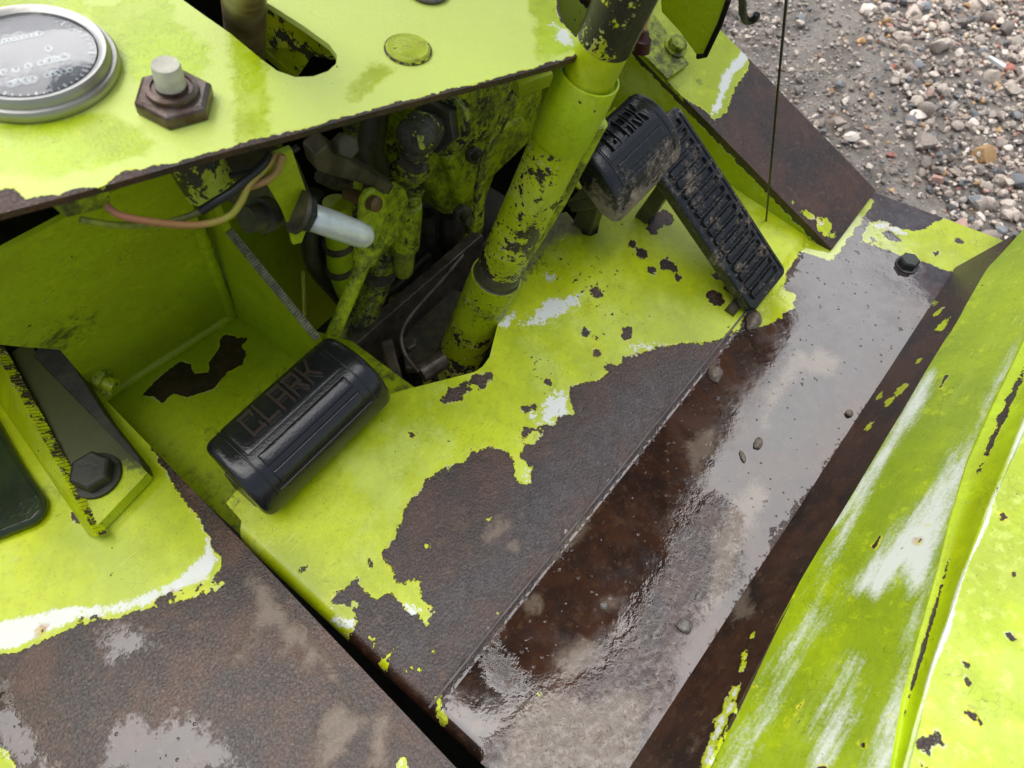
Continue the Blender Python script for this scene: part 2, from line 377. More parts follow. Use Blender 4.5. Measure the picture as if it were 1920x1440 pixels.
M['chrome'] = plain('dull chrome', (0.42, 0.41, 0.38), 0.42, 0.95, col2=(0.42, 0.42, 0.40), bump=0.0002)
M['rubber'] = dusty('black pedal rubber', (0.0095, 0.0100, 0.0105), (0.07, 0.05, 0.035), 0.2, 0.2)
M['rubletter'] = dusty('brownish rubber letters', (0.034, 0.025, 0.020), (0.11, 0.07, 0.045), 0.5, 0.2)  # lighter and browner than the pad
M['muddy_rubber'] = dusty('black rubber with dried mud', (0.008, 0.009, 0.010), (0.38, 0.30, 0.22), 0.99, 0.26, spec=0.5)
M['brake_rubber'] = dusty('black rubber with mud at the lip', (0.008, 0.009, 0.010), (0.36, 0.285, 0.21), 0.9, 0.26, spec=0.5, zg=(0.096, 22.0))
M['lime_clean'] = worn('lime paint', bias=4, chips=0.03, fade=0.15)
M['lime_shade'] = worn('lime paint spotted', bias=4, chips=0.05, fade=0.0, grime=-0.55, lime=(0.42, 0.58, 0.006), rough=0.4)  # darker copy of the lime: shade is put into the colour
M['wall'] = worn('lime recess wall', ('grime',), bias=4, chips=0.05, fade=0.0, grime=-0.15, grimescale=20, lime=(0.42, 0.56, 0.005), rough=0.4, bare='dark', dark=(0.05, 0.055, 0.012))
M['lime_dirty'] = worn('greasy lime paint', bias=0.55, chips=0.13, grime=0.52, grimescale=26, fade=0.05, bare='dark', lime=(0.46, 0.60, 0.012), warp=70)
M['lime_filthy'] = worn('filthy lime paint', bias=0.15, chips=0.14, grime=0.6, grimescale=24, fade=0.0, bare='dark', lime=(0.42, 0.52, 0.015), warp=70)
M['col_main'] = worn('chipped lime column', bias=0.44, chips=0.16, grime=0.08, grimescale=30, bare='dark', dark=(0.026, 0.024, 0.019), fade=0.25, warp=30, zchip=(0.36, 3.2))
M['col_low'] = worn('chipped lime column foot', bias=0.24, chips=0.16, grime=0.25, grimescale=22, bare='dark', dark=(0.026, 0.024, 0.019), fade=0.2, warp=26, zchip=(0.10, 2.0), lime=(0.50, 0.60, 0.004))
M['lime_chip'] = worn('chipped lime paint', bias=0.24, chips=0.17, grime=0.05, grimescale=30, bare='dark', dark=(0.03, 0.028, 0.022), fade=0.25, warp=38)
# ------------------------------------------------------------------ ground and gravel
def big_ground():
    t = NT('wet gravel soil'); n = t.noise(9, 8, 0.7); n2 = t.noise(70, 5, 0.7)
    c = t.mix(t.step(n, 0.4, 0.62), (0.15, 0.13, 0.11), (0.27, 0.24, 0.205)); c = t.mix(t.mul(t.step(n2, 0.5, 0.7), 0.6), c, (0.30, 0.28, 0.255))
    t.set(Base_Color=c, Roughness=t.mixf(t.step(t.noise(4, 4, 0.6), 0.45, 0.6), 0.5, 0.16), Normal=t.bump(t.add(n2, t.noise(240, 3, 0.6)), 0.006))
    GZ = -0.36; V = []; F = []; n_ = 60
    xs = np.concatenate([np.linspace(-30, -1, 8), np.linspace(-0.9, 3.2, 70), np.linspace(3.5, 30, 8)])
    ys = np.concatenate([np.linspace(-30, -1.4, 8), np.linspace(-1.2, 2.6, 64), np.linspace(3, 30, 8)])
    for x in xs:
        for y in ys: V.append((x, y, GZ + 0.012 * mnoise.noise(Vector((x * 2.3, y * 2.3, 0))) + 0.005 * mnoise.noise(Vector((x * 9, y * 9, 4)))))
    m = len(ys)
    for i in range(len(xs) - 1):
        for j in range(m - 1): F.append([i * m + j, (i + 1) * m + j, (i + 1) * m + j + 1, i * m + j + 1])
    tag(obj('ground', V, F, t.m, org=(0, 0, GZ)), kind='structure')
    # gravel: thousands of stones, one mesh with a colour for each stone
    ico = bmesh.new(); bmesh.ops.create_icosphere(ico, subdivisions=2, radius=1); iv = np.array([v.co[:] for v in ico.verts]); iff = [[v.index for v in f.verts] for f in ico.faces]; ico.free()
    ico = bmesh.new(); bmesh.ops.create_icosphere(ico, subdivisions=1, radius=1); jv = np.array([v.co[:] for v in ico.verts]); jff = [[v.index for v in f.verts] for f in ico.faces]; ico.free()
    pal = [((0.52, 0.48, 0.42), 34), ((0.36, 0.32, 0.28), 26), ((0.24, 0.22, 0.20), 15), ((0.13, 0.14, 0.15), 9), ((0.20, 0.235, 0.26), 6), ((0.36, 0.13, 0.09), 1.5), ((0.42, 0.27, 0.23), 2.6), ((0.55, 0.36, 0.16), 3), ((0.66, 0.63, 0.58), 12)]
    pw = np.array([p[1] for p in pal], float); pw /= pw.sum()
    VV = []; FF = []; CC = []; k = 0; placed = 0
    while placed < 21000:
        x, y = rng.uniform(1.0, 2.45), rng.uniform(-0.5, 0.85)
        bare = mnoise.noise(Vector((x * 2.1 + 5, y * 2.1, 1.7)))
        far = (x * 0.63 * 1 + y * 0.78)
        dens = 0.95 - max(0, bare) * 1.0 - (0.35 if (y - 0.18) * 1.1 - (x - 1.5) * 0.9 > -0.05 and x < 1.75 else 0)
        if rng.random() > dens: continue
        s_ = min(0.024, 0.0031 * math.exp(abs(rng.normal(0, 0.62)))) * (1.15 if dens > 0.6 else 0.75)
        big = s_ > 0.011; bv, bf = (iv, iff) if big else (jv, jff)
        q = bv * (1 + 0.30 * np.sin(bv[:, [1, 2, 0]] * rng.uniform(1.5, 3.4) + rng.uniform(0, 6, 3))) * np.array([1, rng.uniform(0.6, 0.95), rng.uniform(0.45, 0.75)])
        for _ in range(5):                                     # broken faces
            d = rng.normal(size=3); d /= np.linalg.norm(d); lim = rng.uniform(0.38, 0.8); ov = np.maximum(q @ d - lim, 0); q = q - ov[:, None] * d
        a = rng.uniform(0, 6.28); ca, sa = math.cos(a), math.sin(a); tl = rng.uniform(-0.4, 0.4)
        q = q @ np.array([[1, 0, 0], [0, math.cos(tl), -math.sin(tl)], [0, math.sin(tl), math.cos(tl)]]).T @ np.array([[ca, -sa, 0], [sa, ca, 0], [0, 0, 1]]).T
        q = q * s_ + np.array([x, y, GZ + 0.012 * mnoise.noise(Vector((x * 2.3, y * 2.3, 0))) + s_ * 0.30 + (0.006 if rng.random() < 0.25 else 0)])
        VV.append(q); FF += [[i + k for i in f] for f in bf]; k += len(q)
        c = np.array(pal[rng.choice(len(pal), p=pw)][0]) * np.array([1.04, 0.965, 0.91]) * rng.uniform(0.75, 1.3); CC.append(np.tile(np.append(c, 1), (len(q), 1))); placed += 1
    VV = np.concatenate(VV); CC = np.concatenate(CC)
    t = NT('wet gravel stone'); a = t.N.new('ShaderNodeAttribute'); a.attribute_name = 'stone'; n = t.noise(160, 5, 0.7)
    c = t.mix(t.mul(t.step(n, 0.48, 0.72), 0.55), a.outputs['Color'], (0.13, 0.115, 0.10))
    t.set(Base_Color=c, Roughness=t.mixf(t.noise(30, 3, 0.6), 0.16, 0.6), Normal=t.bump(t.noise(330, 4, 0.7), 0.0022))
    o = obj('gravel', VV, FF, t.m, org=(1.5, 0.2, GZ), sharp=32)
    ca = o.data.color_attributes.new('stone', 'FLOAT_COLOR', 'POINT'); ca.data.foreach_set('color', CC.astype(np.float32).ravel())
    tag(o, 'loose wet gravel of pale, grey and reddish stones', None, None, 'stuff')
    return GZ
GZ = big_ground()

# ------------------------------------------------------------------ the truck body: plates of the foot well
truck = thing('forklift_truck', 'lime green worn forklift body around the open foot well', 'forklift', (0, 0, 0))

# floor plate: flat pan bent up at the crease into the toe board
TOE = R(8)
class Floor(Plane):
    def px(s, q):
        o = []
        for (x, y) in q:
            p = at(x, y, (0, 0, 0), (0, -math.sin(TOE), math.cos(TOE)))
            if p.y < 0: p = atz(x, y, 0)
            o.append((p.x, p.y))
        return o
floor = Floor((0, 0, 0), (0, 0, 1), (1, 0, 0))
def floor_h(P):
    s = P[:, 1]; k = 0.004; rise = np.where(s > k, s - k / 2, np.where(s > 0, s * s / (2 * k), 0)) * math.tan(TOE)
    e = np.clip((0.009 - P[:, 0]) / 0.009, 0, 1.0) * (s > -0.055) * (P[:, 0] > -0.004)
    lip = -0.012 * (1 - np.sqrt(np.clip(1 - e * e, 0, 1)))
    return rise + lip + np.where(s > 0.0012, 0.0028, 0.0)
cut = floor.px([(905, 690), (918, 672), (926, 640), (938, 592), (960, 522), (985, 466), (1030, 408), (1062, 400), (1086, 428), (1092, 442), (1106, 446), (1120, 440), (1128, 398)])
fo = [(-0.03, -0.149), (0.70, -0.156), (0.70, -0.24), (0.785, -0.24), (0.752, -0.03), (0.638, -0.03), (0.638, 0.27), (0.515, 0.27)] + cut[::-1]
fo += floor.px([(890, 700), (742, 738)]) + [(0.17, 0.215), (0.062, 0.217), (0.05, 0.235), (0.034, 0.246), (0.014, 0.243), (0.012, 0.222), (0.0, 0.212), (0.0, -0.062), (-0.03, -0.062)]
lime_edge = [(628, 1222), (657, 1190), (677, 1167), (663, 1150), (647, 1137), (623, 1133), (633, 1117), (647, 1103), (673, 1087), (683, 1103), (690, 1117), (710, 1123), (733, 1113), (750, 1127), (760, 1150), (783, 1157), (800, 1173), (811, 1140), (783, 1120), (790, 1100), (794, 1060), (780, 1090), (750, 1097), (737, 1070), (720, 1040), (733, 1017), (750, 980), (757, 960), (763, 953), (783, 923), (820, 887), (873, 867), (883, 847), (923, 842), (955, 850), (967, 866), (963, 897), (977, 908), (995, 907), (999, 880), (975, 858), (985, 835), (1003, 838), (1020, 813), (1000, 812), (978, 830), (972, 815), (987, 803), (1037, 800), (1053, 780), (1078, 777), (1067, 757), (1067, 733), (1080, 720), (1102, 724), (1118, 712), (1140, 704), (1157, 686), (1177, 672), (1203, 664), (1240, 653), (1267, 650), (1283, 643), (1317, 650), (1333, 643), (1360, 633), (1387, 617), (1398, 590), (1404, 570), (1420, 582), (1422, 612), (1450, 607), (1466, 593), (1486, 577), (1494, 552), (1470, 545), (1478, 500), (1500, 470), (1560, 490), (1640, 380), (1500, 200), (1250, 80), (1000, 200), (700, 560), (380, 830), (330, 900)]
bare_spots = [(1185, 460, 8), (1202, 477, 10), (1246, 497, 12), (1262, 505, 8), (1220, 510, 8), (1270, 522, 7), (1117, 552, 10), (1097, 627, 9), (1117, 638, 6), (1175, 625, 8), (1172, 635, 6), (1228, 420, 15), (1223, 434, 10), (1245, 410, 14), (900, 716, 14), (915, 710, 10), (868, 730, 13), (852, 745, 15), (1027, 717, 5), (838, 752, 9), (770, 815, 5), (1340, 560, 14), (1345, 520, 10), (985, 770, 6), (1000, 765, 5), (1140, 690, 9), (1120, 665, 6), (800, 905, 4), (570, 1070, 8), (695, 1060, 6)]
isles = [(720, 1247, 8), (703, 1200, 5), (702, 1217, 5), (733, 1229, 5), (744, 1226, 5), (807, 1210, 6), (815, 1223, 7), (667, 1135, 5), (823, 1314, 9), (827, 1330, 7), (833, 1348, 9), (803, 1031, 5), (773, 1253, 3), (787, 1254, 3), (1010, 1303, 3), (1463, 577, 6), (1487, 577, 5), (1040, 770, 6), (1093, 715, 6), (1130, 690, 8), (1150, 672, 7), (1110, 700, 6), (920, 975, 3), (1033, 1045, 3), (940, 1150, 3), (804, 1304, 4), (760, 1255, 3)]
right_patch = [(1613, 452), (1632, 418), (1650, 412), (1690, 430), (1728, 432), (1760, 412), (1800, 405), (1930, 442), (1880, 520), (1806, 516)]
paint_f = M_minus(M_poly(floor, [lime_edge, right_patch], isles), M_poly(floor, [[(1650, 437), (1668, 432), (1690, 445), (1688, 452), (1665, 450)]], bare_spots + [(1800, 452, 6), (1757, 475, 5), (1637, 450, 5)]))
white_f = M_poly(floor, [[(980, 612), (1000, 590), (1030, 565), (1085, 553), (1078, 575), (1010, 614)], [(940, 610), (955, 590), (965, 600), (950, 618)], [(1030, 745), (1062, 735), (1068, 775), (1040, 792), (1010, 795)], [(1636, 425), (1655, 408), (1692, 428), (1700, 440), (1660, 432)], [(1762, 404), (1800, 396), (1920, 438), (1900, 446), (1800, 414)]], [(1030, 520, 7), (635, 1163, 10), (657, 1172, 8), (770, 1147, 10), (775, 1155, 6), (1190, 660, 10), (1215, 655, 8), (990, 895, 6), (1240, 652, 8), (1000, 780, 6)])
wet_f = M_poly(floor, [[(1345, 668), (1150, 900), (1000, 1090), (860, 1270), (820, 1340), (880, 1450), (1225, 1450), (1300, 1277), (1480, 970), (1815, 530), (1830, 500), (1500, 500)], [(1345, 668), (1405, 600), (1470, 590), (1500, 470), (1640, 350), (1950, 430), (1850, 540), (1800, 512), (1457, 960), (1280, 1277), (1205, 1450), (870, 1460), (905, 1400), (1000, 1290), (1130, 1240), (1160, 1200), (1190, 1140), (1215, 1080), (1235, 1010), (1262, 960), (1290, 900), (1300, 850), (1340, 800), (1360, 750)], [(900, 1230), (930, 1205), (965, 1240), (985, 1290), (950, 1300), (920, 1270)]])
bub_f = M_poly(floor, [[(1290, 960), (1340, 930), (1400, 970), (1385, 1070), (1300, 1190), (1270, 1260), (1205, 1450), (860, 1450), (985, 1330), (1140, 1250), (1190, 1170), (1240, 1060)], [(900, 1230), (930, 1205), (965, 1240), (985, 1290), (950, 1300), (920, 1270)]])
mud_f = M_poly(floor, [[(955, 530), (985, 462), (1030, 404), (1064, 396), (1092, 440), (1060, 442), (1010, 478), (975, 535)], [(1478, 690), (1535, 655), (1570, 675), (1560, 705), (1510, 700)], [(1440, 740), (1452, 715), (1460, 730), (1448, 760)], [(960, 1390), (975, 1320), (1040, 1300), (1110, 1320), (1160, 1290), (1210, 1320), (1190, 1440), (940, 1450)], [(1080, 990), (1090, 975), (1105, 985), (1030, 1050), (1010, 1075)], [(1290, 830), (1340, 800), (1335, 850), (1300, 880)], [(905, 1020), (930, 970), (960, 985), (945, 1000)], [(1335, 1010), (1390, 960), (1400, 1000), (1340, 1090)], [(1360, 960), (1420, 900), (1440, 930), (1395, 1010), (1350, 1130), (1320, 1150)], [(1040, 1240), (1090, 1200), (1120, 1215), (1060, 1280)], [(1470, 680), (1500, 655), (1520, 670), (1440, 770), (1430, 800)]], [(1145, 1130, 8), (1000, 1130, 14), (965, 1027, 8)])
grey_f = M_poly(floor, [[(1000, 860), (1080, 780), (1180, 700), (1340, 670), (1170, 880), (1010, 1080), (850, 1230), (720, 1320), (690, 1200), (850, 1080), (920, 950)], [(1480, 560), (1500, 470), (1640, 370), (1920, 420), (1780, 520), (1600, 760), (1460, 900), (1390, 760)]])
chip_f = lambda P: np.clip((P[:, 1] - 0.02) * 0 + 1.2 - np.abs(P[:, 0] - 0.42) * 6, -3, 1)
grime_f = lambda P: np.maximum(np.clip((P[:, 1] - 0.185) * 40, -1.2, 0.55) * (P[:, 0] > 0.3), -0.45 + 0.9 * np.exp(-((P[:, 0] - 0.02) ** 2 + (P[:, 1] - 0.23) ** 2) / 0.0016)) - 0.25
A_ALL = ('paint', 'white', 'mud', 'wet', 'bub', 'grey', 'grime', 'chip')
M['floor'] = worn('worn lime floor plate', A_ALL, rag=0.62, chips=0.055, grime=0.02, grimescale=40, fade=0.35, warp=85, rough=0.33, wamp=0.95, wrinkle=0.7)
fplate = thing('floor_plate', 'rust brown and lime bent floor plate lying wet under the pedals', 'floor plate', (0.35, 0.0, 0))
FP = sheet('plate', floor, fo, 0.0036, M['floor'], fplate, dict(paint=paint_f, white=white_f, mud=lambda P: mud_f(P) + 0.3, wet=wet_f, bub=bub_f, grey=grey_f, grime=grime_f, chip=chip_f), h=floor_h)
mb = MB(); P_ = [Vector((x_, 0.0008 + 0.0005 * mnoise.noise(Vector((x_ * 30, 0, 7))), 0.0026 + 0.0003 * mnoise.noise(Vector((x_ * 40, 3, 7))))) for x_ in np.linspace(0.004, 0.565, 26)]
mb.add(*tube_geo(P_, [0.0011] * 26, 8)); mb.build('crease_highlight', plain('pale crease highlight', (0.12, 0.105, 0.10), 0.34, 0.2, col2=(0.20, 0.175, 0.16), scale=30), fplate)  # pale bead stands for the wet highlight along the crease
# hexagon bolt at the right end of the pan
bp = atz(1700, 497, 0)
mb = MB(); mb.add(*lathe_geo(bp, (0, 0, 1), [(0.0, 0.0125), (0.0015, 0.0125), (0.0018, 0.0115)], 20)); mb.build('washer', M['bolt'], FP)
mb = MB(); mb.add(*hex_geo(bp + Z * 0.0018, (0.05, 0.02, 1), 0.0108, 0.0085, 0.4, 0.2)); mb.build('bolt_head', M['bolt'], FP, smooth=False)

# riser behind the pan
LEAN = R(25)
ris = Plane((0, -0.1485, 0), (0, math.cos(LEAN), math.sin(LEAN)), (1, 0, 0))       # v points up the riser
vs = 1 if ris.v.z > 0 else -1
E0pts = [(1850, 505), (1740, 690), (1500, 1090), (1320, 1440)]
ro_ = [(-0.1, -0.004), (0.70, -0.010), (0.70, 0.085), (-0.1, 0.11)]; ro_ = [(-0.1, -0.004 * vs), (0.70, -0.010 * vs)] + [(a, b + 0.0015 * vs) for a, b in ris.px([(1900, 440)] + E0pts + [(1220, 1640)])]
M['riser'] = worn('rusty riser', ('paint', 'white', 'mud'), rag=0.75, fade=0.1, warp=120)
fk = ris.px([(1760, 585), (1766, 610), (1750, 570), (1690, 730), (1668, 752), (1650, 742), (1725, 675), (1630, 800), (1430, 1150), (1410, 1195), (1397, 1230), (1392, 1250), (1375, 1300), (1368, 1325), (1352, 1350), (1345, 1375), (1335, 1400), (1326, 1425)])
fr_ = [.005, .007, .004, .006, .005, .004, .004, .004, .002, .003, .004, .003, .006, .007, .006, .007, .006, .006]
def rp(P):
    d = np.full(len(P), -9.0)
    for (a, b), r in zip(fk, fr_): d = np.maximum(d, (r - np.hypot((P[:, 0] - a) * 0.8, P[:, 1] - b)) / 0.008)
    return d
rwht = lambda P: rp(P) - 0.35 - (P[:, 0] > 0.25)
rmud = M_poly(ris, [[(1370, 1130), (1400, 1100), (1420, 1150), (1370, 1170)]], [(1300, 1400, 10)])
sheet('riser_plate', ris, ro_, 0.0045, M['riser'], truck, dict(paint=rp, white=rwht, mud=rmud))

# left step plate
lp = Plane((0, 0, 0.05), (0, 0, 1), (1, 0, 0))
lo_ = [(-0.75, -0.55), (-0.03, -0.55), (-0.0145, -0.05), (0.002, 0.24), (0.010, 0.405), (0.012, 0.44), (0.012, 0.66), (-0.75, 0.66)]
lpaint = M_minus(M_poly(lp, [[(-60, 1240), (0, 1227), (40, 1223), (67, 1207), (113, 1187), (150, 1173), (200, 1163), (240, 1153), (283, 1142), (333, 1127), (367, 1123), (377, 1110), (395, 1093), (413, 1067), (416, 1043), (400, 1033), (397, 1017), (383, 987), (363, 960), (300, 870), (270, 800), (180, 700), (-300, 600), (-400, 1100)], [(740, 1440), (745, 1425), (757, 1412), (765, 1440), (760, 1470)], [(-10, 1395), (10, 1405), (38, 1440), (20, 1480), (-40, 1480)]], [(710, 1377, 5), (403, 1100, 7), (388, 1108, 5), (415, 1092, 4), (700, 1405, 3), (690, 1402, 2)]),
                 M_poly(lp, [], [(303, 1126, 10), (318, 1122, 8), (340, 1113, 5), (152, 1163, 7), (175, 1160, 7), (80, 1180, 5), (146, 972, 8), (140, 965, 6), (372, 1100, 8)]))
lwhite = M_poly(lp, [[(-60, 1180), (0, 1167), (27, 1157), (133, 1137), (213, 1135), (287, 1107), (333, 1087), (353, 1063), (385, 1037), (388, 1007), (365, 963), (372, 960), (398, 1000), (398, 1023), (409, 1050), (390, 1085), (367, 1095), (290, 1129), (213, 1153), (150, 1160), (67, 1196), (37, 1212), (0, 1220), (-60, 1235)], [(748, 1440), (752, 1425), (760, 1440)], [(5, 1410), (38, 1440), (30, 1450)]], [(28, 1045, 3)])  # corner outline puts the rolled edge's highlight in as white
lmud = M_poly(lp, [[(462, 1085), (474, 1110), (482, 1140), (476, 1178), (455, 1215), (438, 1242), (470, 1205), (492, 1180), (520, 1175), (532, 1200), (530, 1222), (545, 1222), (556, 1200), (575, 1222), (572, 1250), (585, 1255), (595, 1235), (612, 1250), (632, 1272), (640, 1290), (600, 1225), (540, 1160), (500, 1105), (475, 1080)], [(600, 1350), (640, 1320), (680, 1350), (650, 1400), (600, 1440)], [(700, 1350), (730, 1340), (720, 1440), (700, 1440)]])
lwet = M_poly(lp, [[(165, 1192), (200, 1168), (240, 1160), (262, 1180), (300, 1215), (288, 1226), (262, 1222), (214, 1250), (195, 1240), (190, 1220)], [(190, 1450), (205, 1380), (235, 1345), (262, 1338), (290, 1358), (330, 1338), (372, 1352), (420, 1385), (450, 1410), (475, 1450)], [(-30, 1250), (10, 1270), (35, 1320), (60, 1360), (110, 1450), (40, 1450), (-60, 1350)]])
lgrey = M_poly(lp, [[(420, 1060), (640, 1300), (760, 1420), (480, 1440), (400, 1300), (330, 1240), (300, 1160)]])
lpale = M_poly(lp, [[(-50, 1000), (60, 985), (180, 1010), (280, 950), (360, 975), (380, 1030), (300, 1090), (0, 1150)]])
lgrime = lambda P: np.clip((P[:, 1] - 0.335) * 14, -0.9, 0.2)
M['left'] = worn('worn lime step plate', ('paint', 'white', 'mud', 'wet', 'grime'), wetsoft=(-0.45, 0.5), warm=True, wrinkle=0.6, rag=0.42, chips=0.03, grime=-0.1, grimescale=30, fade=0.3, warp=110, rough=0.34)
sheet('step_plate', lp, lo_, 0.0042, M['left'], truck, dict(paint=lpaint, white=lwhite, mud=lambda P: lmud(P) + 0.4, wet=lambda P: lwet(P) - 0.25, grime=lgrime), thick=0.004)
M['edge'] = worn('rusty plate edge', bias=-0.55, rag=1.0, bare='rust', warp=60)
mb = MB(); mb.add(*prism_geo([(-0.0305, -0.55, 0.0455), (-0.015, -0.05, 0.0455), (0.0015, 0.24, 0.0455), (0.0095, 0.405, 0.0455), (0.0045, 0.405, 0.0455), (-0.0035, 0.24, 0.0455), (-0.020, -0.05, 0.0455), (-0.0355, -0.55, 0.0455)], (0, 0, -0.10)))
mb.build('step_plate_flange', M['edge'], truck, smooth=False)
# underside of the gap and of the whole well
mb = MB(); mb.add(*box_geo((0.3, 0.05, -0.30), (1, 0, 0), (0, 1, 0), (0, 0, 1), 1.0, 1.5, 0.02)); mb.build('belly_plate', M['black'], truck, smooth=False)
mb = MB(); mb.add(*box_geo((-0.012, -0.115, -0.03), (1, 0, 0), (0, 1, 0), (0, 0, 1), 0.05, 0.10, 0.004)); mb.build('support_bracket', M['steel'], truck, bevel=0.001)
for nm, c, sx, sy, sz in (('outer_skirt', (0.749, -0.13, -0.075), 0.004, 0.20, 0.145), ('front_skirt', (0.694, 0.16, -0.09), 0.11, 0.40, 0.15)):
    mb = MB(); mb.add(*box_geo(c, (1, 0, 0), (0, 1, 0), (0, 0, 1), sx, sy, sz)); mb.build(nm, M['edge'], truck, smooth=False)

# right side ramp plate and the lime wall under its inner edge
SL = R(23.2)
rm = Plane((0.638, -0.031, 0.003), (0, -math.sin(SL), math.cos(SL)), (1, 0, 0))
rmo = [(0.0, 0.0), (0.114, 0.001), (0.114, 0.60), (0.0, 0.60)]
rmp = M_poly(rm, [[(1402, 100), (1404, 128), (1380, 162), (1362, 212), (1340, 226), (1320, 205), (1290, 190), (1150, 60), (1200, -200), (1450, -100), (1410, 80)]], [(1503, 396, 4), (1512, 400, 6), (1522, 407, 7), (1533, 414, 6), (1546, 412, 6), (1552, 423, 8), (1546, 436, 7), (1538, 425, 7), (1487, 380, 3), (1560, 440, 6), (1590, 455, 6)], unit=0.009)
rmw = M_poly(rm, [[(1388, 75), (1404, 100), (1400, 118), (1376, 140), (1360, 175), (1352, 205), (1342, 220), (1330, 212), (1346, 180), (1352, 145), (1370, 118), (1388, 100)]], [(1530, 412, 7), (1540, 420, 6), (1350, 40, 8)], unit=0.009)
rmg = M_poly(rm, [[(1260, 180), (1275, 160), (1255, 140), (1240, 150)]], [(1312, 153, 7), (1328, 158, 6)])
M['ramp'] = worn('worn lime ramp plate', ('paint', 'white', 'grime'), rag=0.45, fade=0.3, grime=0.15, grimescale=50, warp=130)
sheet('side_ramp', rm, rmo, 0.0045, M['ramp'], truck, dict(paint=rmp, white=rmw, grime=M_minus(lambda P: np.full(len(P), -0.7), lambda P: np.full(len(P), -5.0)) if False else (lambda P: np.maximum(rmg(P) * 0.8, -0.9))), thick=0.004)
rl = Plane((0.0, 0, 0.0), (-1, 0, 0), (0, 1, 0))
q = [(-0.031, 0.0), (-0.031, -0.012), (0.6, -0.012), (0.6, 0.245)]
iw = Plane((0.6385, 0, 0), (-1, 0, 0), (0, 1, 0)); sg = 1 if iw.v.z > 0 else -1
iwo = [(-0.030, -0.02 * sg), (0.55, -0.02 * sg), (0.55, sg * (0.581 * math.tan(SL) - 0.0035)), (-0.030, sg * 0.0005)]
ipaint = lambda P: np.clip((((P[:, 0] + 0.031) * math.tan(SL) - P[:, 1] * sg) * math.cos(SL) - 0.0075) / 0.006, -3, 3)
M['inner'] = worn('lime side wall', ('paint',), rag=0.8, chips=0.07, fade=0.45, warp=80, lime=(0.44, 0.60, 0.006), bare='dark')
sheet('side_wall', iw, iwo, 0.005, M['inner'], truck, dict(paint=ipaint), thick=0.003)

# recess on the left: floor, back wall, gusset, weld beads
rf = Plane((0, 0, 0.0), (0, 0, 1), (1, 0, 0))
rfo = [(0.004, 0.16), (0.215, 0.16), (0.215, 0.30), (0.165, 0.43), (0.004, 0.455)]
rfp = M_minus(lambda P: np.full(len(P), 5.0), M_poly(rf, [[(267, 740), (290, 715), (317, 693), (337, 678), (357, 683), (363, 700), (393, 697), (391, 680), (410, 657), (411, 638), (420, 626), (437, 628), (445, 634), (466, 632), (452, 648), (462, 663), (455, 683), (423, 700), (403, 727), (378, 737), (350, 745), (325, 737), (303, 757), (290, 745)]]))
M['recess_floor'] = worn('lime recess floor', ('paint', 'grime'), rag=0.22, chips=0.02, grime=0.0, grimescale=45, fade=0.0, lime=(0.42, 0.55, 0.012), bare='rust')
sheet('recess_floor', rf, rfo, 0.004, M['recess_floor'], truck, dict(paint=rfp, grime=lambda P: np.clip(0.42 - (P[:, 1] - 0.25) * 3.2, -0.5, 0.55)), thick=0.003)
wa, wb, wc = Vector((0.009, 0.444, 0)), Vector((0.16, 0.421, 0)), Vector((0.16, 0.360, 0.18))
wn_ = (wb - wa).cross(wc - wa); wn_ = -wn_ if wn_.y > 0 else wn_
bw = Plane(wa, wn_, wb - wa); bs = 1 if bw.v.z > 0 else -1
wall_shadow = bw.px([(75, 650)])[0]  # dark shadow at the wall's lower left, painted through the grime map
BW = sheet('back_wall', bw, [(0.0, -0.005 * bs), (0.1527, -0.005 * bs), (0.1527, 0.30 * bs), (-0.60, 0.30 * bs)] + bw.px([(-420, 590), (-60, 640), (20, 648), (60, 652), (112, 655), (150, 700), (196, 764)]), 0.012, M['wall'], truck, dict(grime=lambda P: np.clip(0.75 - np.hypot((P[:, 0] - wall_shadow[0]) * 0.7, P[:, 1] - wall_shadow[1]) * 13, -0.7, 0.8)), thick=0.004, wave=0.0012)
def bead(name, P, r, seed, mat, parent):
    Q = []; Rr = []; n = int((Vector(P[1]) - Vector(P[0])).length / 0.0035)
    for i in range(n + 1):
        p = Vector(P[0]).lerp(Vector(P[1]), i / n); Q.append(p + Vector((0, 0, 1)) * 0.0008 * mnoise.noise(p * 90)); Rr.append(r * (1 + 0.22 * mnoise.noise(p * 160 + Vector((seed, 0, 0)))))
    MB().add(*tube_geo(Q, Rr, 10)).build(name, mat, parent)
MB().add(*box_geo((-0.35, 0.655, 0.2), (1, 0, 0), (0, 1, 0), (0, 0, 1), 0.8, 0.006, 0.34)).build('rear_bulkhead', M['lime_shade'], truck, smooth=False)
bead('weld_bead', (bw.w(0.003, 0.003 * bs), bw.w(0.150, 0.003 * bs)), 0.0065, 1, M['lime_shade'], BW)
bead('weld_bead', (bw.w(0.150, 0.003 * bs), bw.w(0.150, 0.2 * bs)), 0.0055, 2, M['lime_shade'], BW)
g1 = att(590, 640, 0.16); g2 = att(423, 437, 0.16); g3 = att(393, 377, 0.16)
gp = [Vector((0.16, 0.425, -0.004)), Vector((0.16, g1.y - 0.012, -0.004)), g1, g2, g3, Vector((0.16, g3.y + 0.1, g3.z))]
GU = MB().add(*prism_geo(gp, (0.0065, 0, 0))).build('gusset', M['lime_shade'], truck, smooth=False)
M['cutedge'] = plain('flame cut bare edge', (0.28, 0.27, 0.15), 0.5, 0.2, col2=(0.12, 0.11, 0.06), scale=140, bump=0.001, bscale=260)
nrm_e = Vector((0, (g1 - g2).z, -(g1 - g2).y)).normalized(); nrm_e = nrm_e if nrm_e.z > 0 else -nrm_e
mb = MB(); n_ = 46                                       # ribbed torch-cut edge
